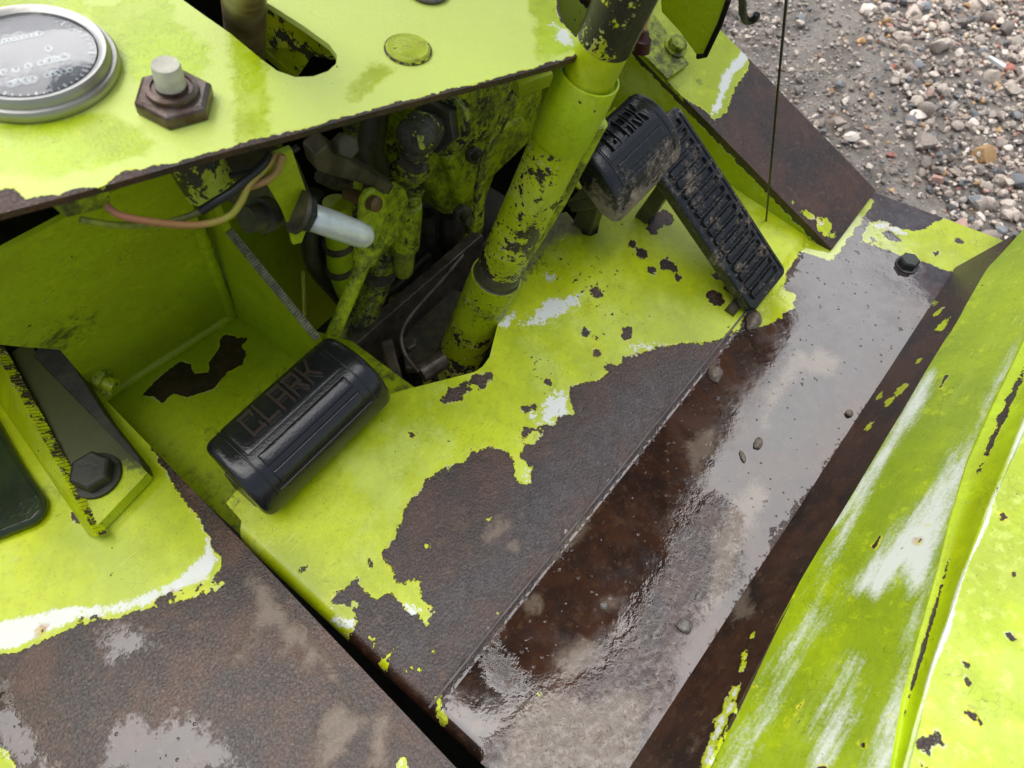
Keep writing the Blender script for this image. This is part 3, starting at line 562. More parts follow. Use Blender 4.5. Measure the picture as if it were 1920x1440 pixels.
for i in range(n_):
    a = g1.lerp(g2, i / n_); b = g1.lerp(g2, (i + 1) / n_); m_ = (a + b) / 2 + Vector((0.00325, 0, 0)) + nrm_e * (0.0003 + 0.0004 * random.random())
    mb.add(*box_geo(m_, (1, 0, 0), g2 - g1, nrm_e, 0.0068 + 0.0006 * random.random(), (g2 - g1).length / n_ * 0.9, 0.0018))
tag(mb.build('cut_edge', M['cutedge'], GU, smooth=False, bevel=0.0002), kind='stuff')
mb = MB(); mb.add(*box_geo((0.235, 0.462, 0.03), (1, 0, 0), (0, 1, 0), (0, 0, 1), 0.135, 0.004, 0.42)); mb.build('inner_wall', M['lime_shade'], truck, smooth=False)
# far sides of the machinery bay, in the dark
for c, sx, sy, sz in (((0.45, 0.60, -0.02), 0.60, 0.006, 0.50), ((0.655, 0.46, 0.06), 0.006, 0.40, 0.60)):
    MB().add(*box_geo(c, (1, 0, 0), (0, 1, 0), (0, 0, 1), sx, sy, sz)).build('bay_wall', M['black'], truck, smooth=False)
# front edge of the deck left of the recess: bracket bar, rib, dark side panel
bar = atz(232, 925, 0.0545)
def onL(x, y, h): return atz(x, y, 0.05 + h)
barp = Plane((0, 0, 0.0645), (0, 0, 1), (1, 0, 0)); bc0 = barp.px([(225, 965)])[0]
M['bar'] = worn('dark lime bar', ('grime',), bias=2.2, chips=0.04, grime=0.2, grimescale=34, fade=0.2, bare='dark', dark=(0.015, 0.015, 0.011))
BB = sheet('bracket_bar', barp, barp.px([(276, 886), (268, 896), (182, 986), (172, 978), (128, 888), (26, 700), (0, 640), (50, 640)]), 0.004, M['bar'], truck, dict(grime=lambda P: np.clip((np.hypot(P[:, 0] - bc0[0], P[:, 1] - bc0[1]) - 0.034) * 45, -1.3, 2.4)), thick=0.0125)  # darker with distance from the bar's near end
bb_ = onL(182, 893, .015)
MB().add(*lathe_geo(bb_, (0, 0, 1), [(0, 0.021), (0.003, 0.0205), (0.0035, 0.019)], 28)).build('washer', M['sooty'], BB)
MB().add(*hex_geo(bb_ + Z * 0.0036, (0, 0, 1), 0.0175, 0.012, 0.3, 0.15)).build('bolt_head', M['sooty'], BB, smooth=False, bevel=0.0008)
e1_, e2_ = onL(80, 640, .004), onL(262, 862, .004)       # upright flange along the bar
MB().add(*prism_geo([onL(x, y, .024) for x, y in ((62, 668), (75, 638), (112, 643), (196, 774), (262, 858), (268, 876))], (0, 0, -0.022))).build('bracket_flange', M['sooty'], truck, bevel=0.001)
r1, r2 = atz(166, 1004, 0.051), atz(-40, 698, 0.051)       # rib with torch-cut edge
tp1, tp2 = atz(181, 1007, 0.066), atz(-30, 622, 0.084)
rib = [r1, r2, tp2, tp1]; nrm_r = (r2 - r1).cross(tp2 - r1).normalized(); nrm_r = nrm_r if nrm_r.x > 0 else -nrm_r
RB = MB().add(*prism_geo(rib, nrm_r * 0.009)).build('rib', M['lime_clean'], truck, smooth=False)
mb = MB(); n_ = 62; up_r = (tp2 - tp1).cross(nrm_r).normalized(); up_r = up_r if up_r.z > 0 else -up_r
for i in range(n_):
    p = tp1.lerp(tp2, (i + 0.5) / n_) + nrm_r * 0.0045 + up_r * (0.0002 + 0.0005 * random.random())
    mb.add(*box_geo(p, nrm_r, tp2 - tp1, up_r, 0.0092 + 0.0006 * random.random(), (tp2 - tp1).length / n_ * 0.72, 0.0013))
tag(mb.build('cut_edge', worn('lime chipped cut edge', bias=0.0, rag=1.2, bare='dark', dark=(0.05, 0.035, 0.02), warp=60, fade=0.0), RB, smooth=False, bevel=0.0003), kind='stuff')
pn = [onL(96, 942, .001), onL(92, 966, .001), onL(74, 986, .001), onL(0, 1015, .001), onL(-120, 1060, .001), onL(-300, 700, .001), onL(-60, 690, .001), onL(0, 790, .001), onL(50, 876, .001)]
MB().add(*prism_geo(pn, (0, 0, 0.010))).build('side_pad', plain('dark green painted pad', (0.018, 0.026, 0.014), 0.16, 0.0, col2=(0.03, 0.045, 0.015), scale=20, bump=0.0004), truck, bevel=0.004)
nb_ = at(178, 712, bw.w(0, 0.03 * bs), bw.n)              # bolt end on the back wall
MB().add(*hex_geo(nb_ - bw.n * 0.004, bw.n + Vector((0.5, 0, 0.1)), 0.0135, 0.014, 0.2)).build('nut', M['lime_dirty'], BW, smooth=False, bevel=0.0008)
MB().add(*tube_geo([nb_, nb_ + (bw.n + Vector((0.5, 0, .1))).normalized() * 0.021], 0.0085, 14)).build('stud', M['lime_dirty'], BW)

# ------------------------------------------------------------------ dash panel
dn = Vector((0.10, -0.12, 1)).normalized(); dp = atz(600, 245, 0.35)
ds = Plane(dp, dn, at(967, 141, dp, dn) - at(133, 366, dp, dn)); vS = 1
d_front = [(-500, 520), (0, 400), (133, 366), (300, 319), (433, 282), (550, 252), (683, 215), (833, 175), (967, 141), (1040, 121), (1085, 104), (1111, 92)]
d_notch = [(1098, 76), (1075, 62), (1058, 44), (1048, 18), (1048, -10), (1056, -60), (1040, -160), (900, -330)]
d_hole = [(330, -95), (343, 0), (385, 30), (433, 63), (493, 113), (520, 133), (553, 145), (587, 144), (615, 134), (630, 120), (632, 104), (617, 83), (567, 47), (500, 5), (440, -60), (380, -110)]
d_top = [(-600, -330)]
# hole joined to the outline by a hairline slit that runs off the frame
outl = d_front + d_notch + [(380.6, -330), (380.6, -110)] + d_hole[:-1][::-1] + [(379.6, -110.2), (379.6, -330)] + d_top
dpaint = M_poly(ds, [[(-500, 480), (-20, 362), (20, 352), (32, 352), (45, 374), (110, 362), (150, 350), (190, 348), (230, 322), (300, 311), (433, 276), (505, 256), (550, 246), (600, 234), (683, 209), (833, 171), (967, 137), (1040, 116), (1075, 102), (1103, 91), (1092, 82), (1060, 52), (1045, 20), (1044, -20), (1040, -400), (-700, -400)]], unit=0.006)
dsheen = M_minus(lambda P: np.full(len(P), 0.7), M_poly(ds, [[(165, 20), (310, -20), (328, 38), (365, 60), (388, 92), (388, 118), (360, 150), (330, 120), (280, 150), (245, 150), (200, 110)], [(434, 60), (492, 110), (503, 250), (445, 262)], [(985, -40), (1048, -40), (1062, 60), (1100, 88), (1012, 112), (1005, 60)], [(-60, 225), (70, 232), (200, 210), (300, 270), (240, 300), (100, 330), (-60, 330)], [(0, -30), (150, -30), (165, 20), (60, 30), (-20, 60)], [(690, 120), (740, 130), (700, 170), (650, 190)]], unit=0.012))  # pale areas put the dash's sky sheen into the colour
dgrime = M_poly(ds, [], [(0, 0, 1)])
M['dash'] = worn('faded lime dash paint with painted sheen', ('paint', 'pale', 'white'), rag=0.55, chips=0.015, fade=0.55, warp=70, rough=0.24, bare='rust', lime=(0.48, 0.66, 0.006), grime=-0.75, grimescale=40)
dwh = M_poly(ds, [[(1034, 62), (1062, 50), (1072, 75), (1082, 88), (1068, 92), (1050, 80)]], [(1040, 45, 6)])
DP = sheet('dash_panel', ds, ds.px(outl), 0.0042, M['dash'], truck, dict(paint=dpaint, pale=dsheen, white=dwh), thick=0.0042, wave=0.0006)
def ond(x, y, h=0.0): return at(x, y, dp + dn * h, dn)
# blanking cap
cp = ond(765, 94); cr = pxw(cp, 42)
MB().add(*lathe_geo(cp, dn, [(0.0004, cr), (0.0016, cr * 0.99), (0.0028, cr * 0.90), (0.0026, cr * 0.80), (0.0030, cr * 0.6), (0.0036, cr * 0.25), (0.0037, cr * 0.02)], 36)).build('blanking_cap', worn('lime cap with worn rim', bias=0.5, rag=1.0, grime=0.25, grimescale=60, fade=0.1, warp=110, bare='rust', lime=(0.46, 0.52, 0.01)), DP)
MB().add(*lathe_geo(cp, dn, [(0.0002, cr * 0.9), (0.0002, cr * 1.07), (0.0011, cr * 1.06), (0.0013, cr * 1.0), (0.0012, cr * 0.9)], 40)).build('cap_seal', worn('rusty cap rim', bias=-0.15, rag=1.2, bare='rust', warp=120), DP)
hl = ond(803, -14); hr_ = pxw(hl, 40)  # dark disc drawn in place of a hole in the dash
MB().add(*lathe_geo(hl, dn, [(0.0003, hr_ * 0.9), (0.0018, hr_), (0.0022, hr_ * 0.92), (0.0006, hr_ * 0.8), (0.0005, 0.0004)], 32)).build('hole_disc', M['dark'], DP)
# round gauge
gc = ond(66, 130); gr = pxw(gc, 150)
GB = MB().add(*lathe_geo(gc - dn * 0.006, -dn, [(0, gr * 0.8), (0.05, gr * 0.8), (0.052, gr * 0.74)], 40)).build('gauge', M['dark'], truck)
bz = MB().add(*lathe_geo(gc, dn, [(0.0, gr * 0.97), (0.002, gr), (0.005, gr), (0.007, gr * 0.975), (0.0072, gr * 0.93), (0.010, gr * 0.92), (0.0125, gr * 0.89), (0.0125, gr * 0.85), (0.0105, gr * 0.79), (0.0070, gr * 0.775), (0.0068, 0.0005)], 72)).build('bezel', M['chrome'], GB)
fc = plain('hazy gauge dial', (0.016, 0.023, 0.032), 0.4, 0, col2=(0.036, 0.046, 0.062), scale=30)
MB().add(*lathe_geo(gc + dn * 0.0069, dn, [(0, gr * 0.77), (0.0006, gr * 0.768)], 60)).build('dial', fc, GB)
_, gu, gv = frame(dn); wmat = plain('white dial print', (0.55, 0.62, 0.62), 0.5, 0, var=0.1)
gx = (_cx - dn * _cx.dot(dn)).normalized(); gy = dn.cross(gx); mb = MB()
for k in range(26):
    a = R(-95 + k * 7); d = gx * math.cos(a) + gy * math.sin(a); L = 0.0042 if k % 4 == 0 else 0.0024
    mb.add(*box_geo(gc + dn * 0.0077 + d * gr * 0.70, d, dn.cross(d), dn, L, 0.0008 if k % 4 else 0.0013, 0.0002))
tag(mb.build('dial_marks', wmat, GB, smooth=False), kind='stuff')
mb = MB(); rdir = (ond(120, 128) - ond(30, 143)).normalized(); cdir = dn.cross(rdir)
def digit(x, y, w_, h_):                                  # a blurred figure: small rounded ring
    p = ond(x, y, 0.0077); mb.add(*tube_geo([p + rdir * (w_ / 2 * math.cos(q)) + cdir * (h_ / 2 * math.sin(q)) for q in np.linspace(0, 2 * math.pi, 13)], w_ * 0.2, 5))
for (x, y, w_, h_) in ((9, 140, .0030, .0042), (33, 135, .0032, .0042), (56, 129, .0032, .0042), (80, 123, .0034, .0036), (97, 118, .0050, .0042), (106, 116, .0040, .0040), (122, 112, .0052, .0044), (93, 97, .0030, .0046), (25, 161, .0048, .0034), (34, 158, .0040, .0036), (52, 155, .0042, .0050), (63, 153, .0042, .0052)): digit(x, y, w_, h_)
for k in range(5): digit(90 + k * 10.5, 145 - k * 2.6, .0026, .0036)
for k in range(9): digit(2 + k * 9.2, 85 - k * 1.9, .0030, .0030)
tag(mb.build('dial_print', wmat, GB, smooth=False), kind='stuff')
tg = NT('gauge glass'); tg.set(Base_Color=(1, 1, 1), Roughness=tg.mixf(tg.step(tg.noise(60, 6, 0.7), 0.5, 0.62), 0.02, 0.12), IOR=1.5, Transmission_Weight=1.0, Normal=tg.bump(tg.noise(45, 4, 0.6), 0.0003))
MB().add(*lathe_geo(gc + dn * 0.0088, dn, [(0, gr * 0.785), (0.0016, gr * 0.77), (0.0030, gr * 0.5), (0.0036, 0.0004)], 60)).build('glass', tg.m, GB)
# push button with hexagon nut
bc = ond(331, 196); br = pxw(bc, 72)
button = thing('push_button', 'pale push button in a rusty hexagon nut on the dash', 'push button', bc)
MB().add(*hex_geo(bc + dn * 0.0002, dn, br, br * 0.42, 0.2, 0.2)).build('nut', M['brownnut'], button, smooth=False, bevel=0.0012)
MB().add(*lathe_geo(bc + dn * br * 0.42, dn, [(0, br * 0.66), (br * 0.13, br * 0.64), (br * 0.15, br * 0.52), (br * 0.10, br * 0.50), (br * 0.10, br * 0.40), (br * 0.2, br * 0.38), (br * 0.22, br * 0.3)], 28)).build('collar', M['brownnut'], button)
MB().add(*lathe_geo(bc + dn * br * 0.45, dn, [(0, br * 0.37), (br * 0.70, br * 0.355), (br * 0.77, br * 0.33), (br * 0.75, br * 0.2), (br * 0.74, 0.0003)], 28)).build('plunger', plain('ivory plunger', (0.62, 0.60, 0.48), 0.35, 0.0, col2=(0.46, 0.45, 0.34), scale=120), button)
MB().add(*lathe_geo(bc - dn * 0.007, -dn, [(0, br * 0.62), (0.03, br * 0.62), (0.031, br * 0.3), (0.042, br * 0.28)], 20)).build('socket', M['dark'], button)
# ------------------------------------------------------------------ steering column
c0 = atz(846, 700, -0.10); c1 = atz(1101, 150, 0.30); cax = (c1 - c0).normalized()
def on_axis(x, y):
    """point of the column axis closest to a sight line"""
    d = ray(x, y).normalized(); w0 = c0 - CAM; b = cax.dot(d); dd = cax.dot(w0); e = d.dot(w0)
    return c0 + cax * ((b * e - dd) / (1 - b * b))
column = thing('steering_column', 'sloping lime steering column with black chips and grease', 'steering column', c0)
rl_ = pxw(on_axis(885, 590), 45); rm_ = pxw(on_axis(985, 390), 47); rs_ = pxw(on_axis(1085, 190), 59); ru_ = pxw(on_axis(1125, 110), 51)
kd = lambda x, y: (on_axis(x, y) - c0).length
k1, k2, k3, k4 = kd(912, 508), kd(1052, 262), kd(1108, 140), kd(1135, 85)
MB().add(*lathe_geo(c0, cax, [(-0.03, rl_ * 1.2), (0.0, rl_ * 1.2), (0.004, rl_), (k1 * 0.4, rl_), (k1 * 0.7, rl_), (k1, rl_)], 48)).build('lower_tube', M['col_low'], column)
MB().add(*lathe_geo(c0 + cax * (k1 - 0.004), cax, [(0, rl_ * 1.0), (0.001, rm_ * 1.08), (0.004, rm_ * 1.09), (0.005, rm_ * 1.03), (0.02, rm_ * 1.02), (0.021, rm_ * 0.99)], 48)).build('collar', M['dark'], column)
MB().add(*lathe_geo(c0 + cax * (k1 + 0.004), cax, [(0, rm_)] + [(x_, rm_) for x_ in np.linspace(0.01, k2 - k1 + 0.02, 10)], 48)).build('main_tube', M['col_main'], column)
MB().add(*lathe_geo(c0 + cax * k2, cax, [(0, rm_ * 1.01), (0.0015, rs_ * 0.98), (0.004, rs_), (k3 - k2 - 0.001, rs_), (k3 - k2, rs_ * 0.985), (k3 - k2 + 0.0002, rs_ * 0.93), (k3 - k2 - 0.004, rs_ * 0.92), (k3 - k2 - 0.006, ru_ * 1.0)], 48)).build('sleeve', worn('lime sleeve', bias=0.75, grime=-0.2, chips=0.1, fade=0.1, lime=(0.44, 0.62, 0.006), rag=0.8), column)
M['up1'] = worn('lime tube flaking', bias=0.9, chips=0.03, fade=0.2, bare='dark', warp=40)
MB().add(*lathe_geo(c0 + cax * (k3 - 0.02), cax, [(0, ru_), (k4 - k3 + 0.022, ru_)], 48)).build('inner_tube', M['up1'], column)
MB().add(*lathe_geo(c0 + cax * (k4 + 0.0005), cax, [(0, ru_ * 1.0), (0.001, ru_ * 1.03), (0.16, ru_ * 1.08)], 48)).build('upper_tube', worn('black greased tube with lime flakes', bias=-0.22, rag=1.2, bare='dark', dark=(0.012, 0.012, 0.010), warp=26), column)
MB().add(*tube_geo([c0 + cax * (k4 + 0.15), c0 + cax * (k4 + 0.22)], 0.018, 20)).build('shaft', M['dark'], column)
# unseen dark sheet, added and outlined to darken the wet pan's reflection
gz = 1.3; gq = [Vector((p.x, p.y, gz)) for p in (atz(x, y, -gz) for x, y in ((1500, 600), (1400, 760), (1270, 960), (1235, 1070), (1150, 1220), (880, 1345), (690, 1220), (640, 700), (1000, 400), (1350, 380)))]
MB().add(*prism_geo(gq, (0, 0, 0.03))).build('added_dark_sheet', M['black'], truck, smooth=False)
# narrow tube that runs beside the column on its right
s1, s2 = on_axis(1100, 240), on_axis(950, 500); sideo = (_cx * 0.030 + Vector((0, 0.006, -0.006)))
MB().add(*tube_geo([s1 + sideo * 0.88, s1.lerp(s2, 0.5) + sideo * 0.86, s2 + sideo * 0.6], 0.008, 14)).build('side_tube', M['lime_dirty'], column)

# ------------------------------------------------------------------ pedals
class Pad:
    """a rubber pedal pad: a profile in (y, z) swept along x with rounded ends"""
    def __init__(s, t0, t1, prof, skew=0.0):
        s.t0, s.t1, s.skew = t0, t1, skew
        P = smooth_path([(0, a, b) for a, b in prof], 8); s.P = P
        L = [0]
        for i in range(1, len(P)): L.append(L[-1] + (P[i] - P[i - 1]).length)
        s.L = np.array(L) / L[-1]; s.len = L[-1]
    def pn(s, v):
        y = np.interp(v, s.L, [p.y for p in s.P]); z = np.interp(v, s.L, [p.z for p in s.P])
        y2 = np.interp(min(1, v + .03), s.L, [p.y for p in s.P]); z2 = np.interp(min(1, v + .03), s.L, [p.z for p in s.P])
        y1 = np.interp(max(0, v - .03), s.L, [p.y for p in s.P]); z1 = np.interp(max(0, v - .03), s.L, [p.z for p in s.P])
        d = Vector((0, y2 - y1, z2 - z1)).normalized(); n = Vector((0, d.z, -d.y))
        return y, z, (n if n.dot(Vector((0, -0.4, 1))) > 0 else -n)
    def at(s, u, v, h=0.0):
        y, z, n = s.pn(v); return Vector((s.t0 + (s.t1 - s.t0) * u + s.skew * (v - 0.5) * (u - 0.5) * 2, y, z)) + n * h
    def body(s, drop):
        c = sum(s.P, Vector()) / len(s.P) - Vector((0, 0, drop * 0.6)); nv = 40; V = []; F = []
        us = [0, 0.006, 0.018, 0.035, 0.06] + list(np.linspace(0.1, 0.9, 9)) + [0.94, 0.965, 0.982, 0.994, 1]
        for u in us:
            e = min(u, 1 - u) * (s.t1 - s.t0); r = 0.009; k = 1 - (0.0045 / 0.03) * (1 - math.sqrt(max(0, 1 - max(0, 1 - e / r) ** 2))) * 1.4
            ring = [s.at(u, v) for v in np.linspace(0, 1, nv)]; a, b = ring[-1], ring[0]
            ring += [a + Vector((0, 0.004, -drop * 0.3)), a.lerp(b, 0.3) + Vector((0, 0, -drop)), a.lerp(b, 0.75) + Vector((0, 0, -drop)), b + Vector((0, 0, -drop * 0.6))]
            V += [Vector((p.x, c.y + (p.y - c.y) * k, c.z + (p.z - c.z) * k)) for p in ring]
        n = nv + 4
        for i in range(len(us) - 1):
            for k in range(n): F.append([i * n + k, i * n + (k + 1) % n, (i + 1) * n + (k + 1) % n, (i + 1) * n + k])
        F.append(list(range(n))); F.append([(len(us) - 1) * n + k for k in range(n)][::-1]); return V, F
    def patch(s, u0, u1, v0, v1, h, edge=0.0012, m=14, nn=10):
        """raised cushion on the pad"""
        W = (s.t1 - s.t0) * (u1 - u0); H = s.len * (v1 - v0); eu, ev = edge / W, edge / H
        fu = [0, eu * 0.35, eu] + list(np.linspace(eu, 1 - eu, m)[1:-1]) + [1 - eu, 1 - eu * 0.35, 1]; fv = [0, ev * 0.35, ev] + list(np.linspace(ev, 1 - ev, nn)[1:-1]) + [1 - ev, 1 - ev * 0.35, 1]
        V = []; F = []
        for a in fu:
            for b in fv:
                e = min(min(a, 1 - a) * W, min(b, 1 - b) * H) / edge; hh = h * math.sqrt(max(0, 1 - max(0, 1 - e) ** 2)) if e < 1 else h
                V.append(s.at(u0 + (u1 - u0) * a, v0 + (v1 - v0) * b, hh - 0.0003 if e > 0 else -0.0006))
        n = len(fv)
        for i in range(len(fu) - 1):
            for j in range(n - 1): F.append([i * n + j, (i + 1) * n + j, (i + 1) * n + j + 1, i * n + j + 1])
        return V, F
# block capitals as strokes in a 5 x 7 cell: (x0, y0, x1, y1)
GL = {'C': [(0, 6, 4.4, 6), (0, 1, 0, 6), (0, 1, 4.4, 1), (4.2, 5, 4.2, 6), (4.2, 1, 4.2, 2)],
      'L': [(0, 1, 0, 6), (0, 1, 4.2, 1)],
      'A': [(0, 1, 0, 6), (0, 6, 4.2, 6), (4.2, 1, 4.2, 6), (0, 3.2, 4.2, 3.2)],
      'R': [(0, 1, 0, 6), (0, 6, 4, 6), (4.1, 3.4, 4.1, 6), (0, 3.3, 4, 3.3), (2.4, 3.3, 4.3, 1)],
      'K': [(0, 1, 0, 6), (0.3, 3.4, 2.2, 3.4), (2, 3.4, 4.2, 6), (2, 3.4, 4.2, 1)]}
def letter_bars(pad, word, u0, u1, v0, v1, h, wd=1.1):
    """raised strokes; v runs from the far edge (top of letters) to the near edge"""
    mb = MB(); cw = (u1 - u0) / (len(word) * 6.2 - 1.6); ch = (v1 - v0) / 6.0
    for i, chh in enumerate(word):
        for (x0, y0, x1, y1) in GL[chh]:
            a, b = Vector((x0, y0, 0)), Vector((x1, y1, 0)); d = (b - a); L = d.length; d.normalize(); nrm = Vector((-d.y, d.x, 0)); a = a - d * wd / 2; b = b + d * wd / 2; st = 4
            V = []; F = []
            for k in range(st + 1):
                c = a.lerp(b, k / st)
                for q, hh in ((nrm * (wd / 2), -0.0004), (nrm * (wd * 0.36), h), (-nrm * (wd * 0.36), h), (-nrm * (wd / 2), -0.0004)):
                    p = c + q; V.append(pad.at(u0 + (i * 6.2 + p.x) * cw, v1 - (p.y - 0.5) * ch, hh))
            for k in range(st):
                for j in range(3): F.append([k * 4 + j, (k + 1) * 4 + j, (k + 1) * 4 + j + 1, k * 4 + j + 1])
            F += [[0, 1, 2, 3], [st * 4 + 3, st * 4 + 2, st * 4 + 1, st * 4]]; mb.add(V, F)
    return mb
def clark_pedal(root, pad, mat, drop, top=None):
    top = top or mat
    body = MB().add(*pad.body(drop)).build('pad', mat, root, sharp=50)
    for u in (0.115, 0.885):
        s_ = 1 if u > 0.5 else 0
        MB().add(*pad.patch(u - 0.008, u + 0.008, 0.05, 0.86, 0.0011, 0.0010, 4, 26)).build('end_rib', mat, root, sharp=70)
    NB = MB().add(*pad.patch(0.135, 0.865, 0.10, 0.475, 0.0010, 0.0012, 20, 14)).build('name_band', top, root, sharp=70)
    MB().add(*pad.patch(0.165, 0.835, 0.515, 0.625, 0.0020, 0.0018, 20, 8)).build('tread_bar', mat, root, sharp=70)
    MB().add(*pad.patch(0.165, 0.835, 0.665, 0.775, 0.0020, 0.0018, 20, 8)).build('tread_bar', mat, root, sharp=70)
    MB().add(*pad.patch(0.135, 0.865, 0.815, 0.835, 0.0009, 0.0008, 20, 3)).build('tread_rib', mat, root, sharp=70)
    letter_bars(pad, 'CLARK', 0.24, 0.76, 0.225, 0.415, 0.0036)  .build('lettering', M['rubletter'] if mat is M['rubber'] else top, NB, smooth=False)
bigP = Pad(0.029, 0.174, [(0.263, 0.083), (0.2625, 0.096), (0.254, 0.1035), (0.240, 0.1045), (0.224, 0.1025), (0.209, 0.096), (0.198, 0.084), (0.193, 0.069), (0.1925, 0.056)], 0.004)
inching = thing('left_pedal', 'large black rubber pedal pad at the left, nearest the viewer', 'pedal', (0.10, 0.225, 0.035))
clark_pedal(inching, bigP, M['rubber'], 0.012)
MB().add(*box_geo((0.034, 0.236, 0.036), (1, 0, 0), (0, 1, 0.2), (0, -0.2, 1), 0.012, 0.030, 0.075)).build('pedal_arm', M['dark'], inching, bevel=0.0015)
brkP = Pad(0.426, 0.532, [(0.190, 0.156), (0.1905, 0.166), (0.184, 0.173), (0.168, 0.1725), (0.152, 0.165), (0.139, 0.154), (0.131, 0.141), (0.127, 0.128), (0.128, 0.117)], 0.004)
brake = thing('middle_pedal', 'small mud streaked black rubber pedal pad at the right of the column', 'pedal', (0.485, 0.17, 0.06))
clark_pedal(brake, brkP, M['brake_rubber'], 0.016, M['rubber'])
MB().add(*prism_geo([(0.446, 0.180, 0.135), (0.446, 0.160, 0.125), (0.470, 0.186, 0.0), (0.470, 0.210, 0.0)], (0.018, 0, 0))).build('pedal_arm', M['dark'], brake, bevel=0.0015)
MB().add(*box_geo((0.455, 0.165, 0.115), (1, 0, 0), (0, 1, -0.9), (0, 0.9, 1), 0.05, 0.06, 0.012)).build('back_plate', M['dark'], brake, bevel=0.0015)
# accelerator: long treadle
bl, br_ = atz(1409, 584, 0.016), atz(1481, 511, 0.016); br_ = Vector((br_.x, bl.y + (br_.y - bl.y) * 0.5, 0.016)); bl = Vector((bl.x, br_.y, 0.016))
tr = att(1272, 194, br_.x - 0.0); tl = tr + (bl - br_); ax_ = Vector((1, 0, 0)); up_a = (tr - br_); LA = up_a.length; up_a.normalize(); na = ax_.cross(up_a).normalized(); WA = (br_ - bl).length
accel = thing('accelerator_pedal', 'long ribbed black accelerator treadle caked with pale mud along the lime side wall', 'pedal', (bl + br_) / 2 - Z * 0.02)
def AP(u, v, h=0.0): return bl + ax_ * (WA * u) + up_a * (LA * v) + na * h
cr_ = 0.008; ol = []
for (uu, vv, a0) in ((1, 0, -90), (1, 1, 0), (0, 1, 90), (0, 0, 180)):
    for k in range(5):
        a = R(a0 + 22.5 * k); cx_ = (WA - cr_) if uu else cr_; cy_ = (LA - cr_) if vv else cr_
        ol.append(bl + ax_ * (cx_ + cr_ * math.cos(a)) + up_a * (cy_ + cr_ * math.sin(a)))
MB().add(*prism_geo([p - na * 0.014 for p in ol], na * 0.014)).build('treadle', M['muddy_rubber'], accel, bevel=0.0022)
def ring_geo(u0, u1, v0, v1, w_, h, rr):
    V = []; F = []; n = 0; a_ = []; hw, hh = (u1 - u0) * WA / 2, (v1 - v0) * LA / 2; c = AP((u0 + u1) / 2, (v0 + v1) / 2)
    rows = ((0.0, -0.0004), (w_ * 0.3, h), (w_ * 0.7, h), (w_, -0.0004)); K = 20
    for (ins, ht) in rows:
        r_ = max(rr - ins, 0.0004)
        for q, (sx, sy) in enumerate(((1, 1), (-1, 1), (-1, -1), (1, -1))):
            for k in range(5):
                a = R(90 * q + 22.5 * k); V.append(c + ax_ * (sx * (hw - ins - r_) + r_ * math.cos(a)) + up_a * (sy * (hh - ins - r_) + r_ * math.sin(a)) + na * ht)
    for i in range(3):
        for k in range(K): F.append([i * K + k, i * K + (k + 1) % K, (i + 1) * K + (k + 1) % K, (i + 1) * K + k])
    return V, F
for i in range(17):
    v0 = 0.045 + i * 0.0545
    MB().add(*ring_geo(0.12, 0.84, v0, v0 + 0.0475, 0.0023, 0.0029, 0.0036)).build('tread_ring', M['muddy_rubber'], accel, sharp=70)
MB().add(*box_geo(AP(0.93, 0.5, 0.0003), ax_, up_a, na, 0.0014, LA * 0.93, 0.0016)).build('edge_rib', M['muddy_rubber'], accel, bevel=0.0004)
MB().add(*prism_geo([AP(0.2, 0.02, -0.012), AP(0.8, 0.02, -0.012), AP(0.8, 0.2, -0.013), AP(0.2, 0.2, -0.013)], (0, 0.004, -0.045))).build('heel_bracket', M['edge'], accel, bevel=0.001)
MB().add(*prism_geo([AP(0.35, 0.72, -0.013), AP(0.65, 0.72, -0.013), AP(0.65, 0.8, -0.013), AP(0.35, 0.8, -0.013)], (0, 0.03, -0.10))).build('push_rod', M['dark'], accel, bevel=0.001)
MB().add(*tube_geo([AP(-0.12, 0.05, -0.022), AP(1.08, 0.05, -0.022)], 0.006, 14)).build('hinge_pin', M['steel'], accel)

# ------------------------------------------------------------------ machinery in the bay
bay = thing('control_valve', 'greasy lime valve casting with hoses in the dark bay left of the column', 'valve', ats(930, 330, 0.33))
fr = [ats(x, y, 0.30) for x, y in ((800, 120), (1030, 95), (1010, 250), (930, 330), (905, 400), (838, 405), (800, 340))]
MB().add(*prism_geo(fr, (0, 0.10, 0))).build('valve_body', M['lime_dirty'], bay, smooth=False, bevel=0.006)
fr2 = [ats(x, y, 0.285) for x, y in ((855, 165), (960, 120), (985, 180), (930, 255), (870, 280))]
MB().add(*prism_geo(fr2, (0, 0.03, 0))).build('valve_flange', M['lime_filthy'], bay, smooth=False, bevel=0.003)
fr3 = [ats(x, y, 0.29) for x, y in ((838, 300), (900, 255), (985, 220), (1000, 262), (912, 345), (905, 372), (862, 388))]
MB().add(*prism_geo(fr3, (0, 0.03, 0))).build('valve_lug', M['lime_dirty'], bay, smooth=False, bevel=0.004)
for (x, y, r) in ((885, 288, 18), (863, 398, 20)):
    p = ats(x, y, 0.282); r_ = pxw(p, r); d = Vector((-0.3, -1, 0.25))
    MB().add(*hex_geo(p, d, r_, r_ * 0.8, 0.3)).build('bolt_head', M['dark'], bay, smooth=False, bevel=0.0008)
    MB().add(*tube_geo([p, p + d.normalized() * r_ * 1.9], r_ * 0.55, 12)).build('stud', M['dark'], bay)
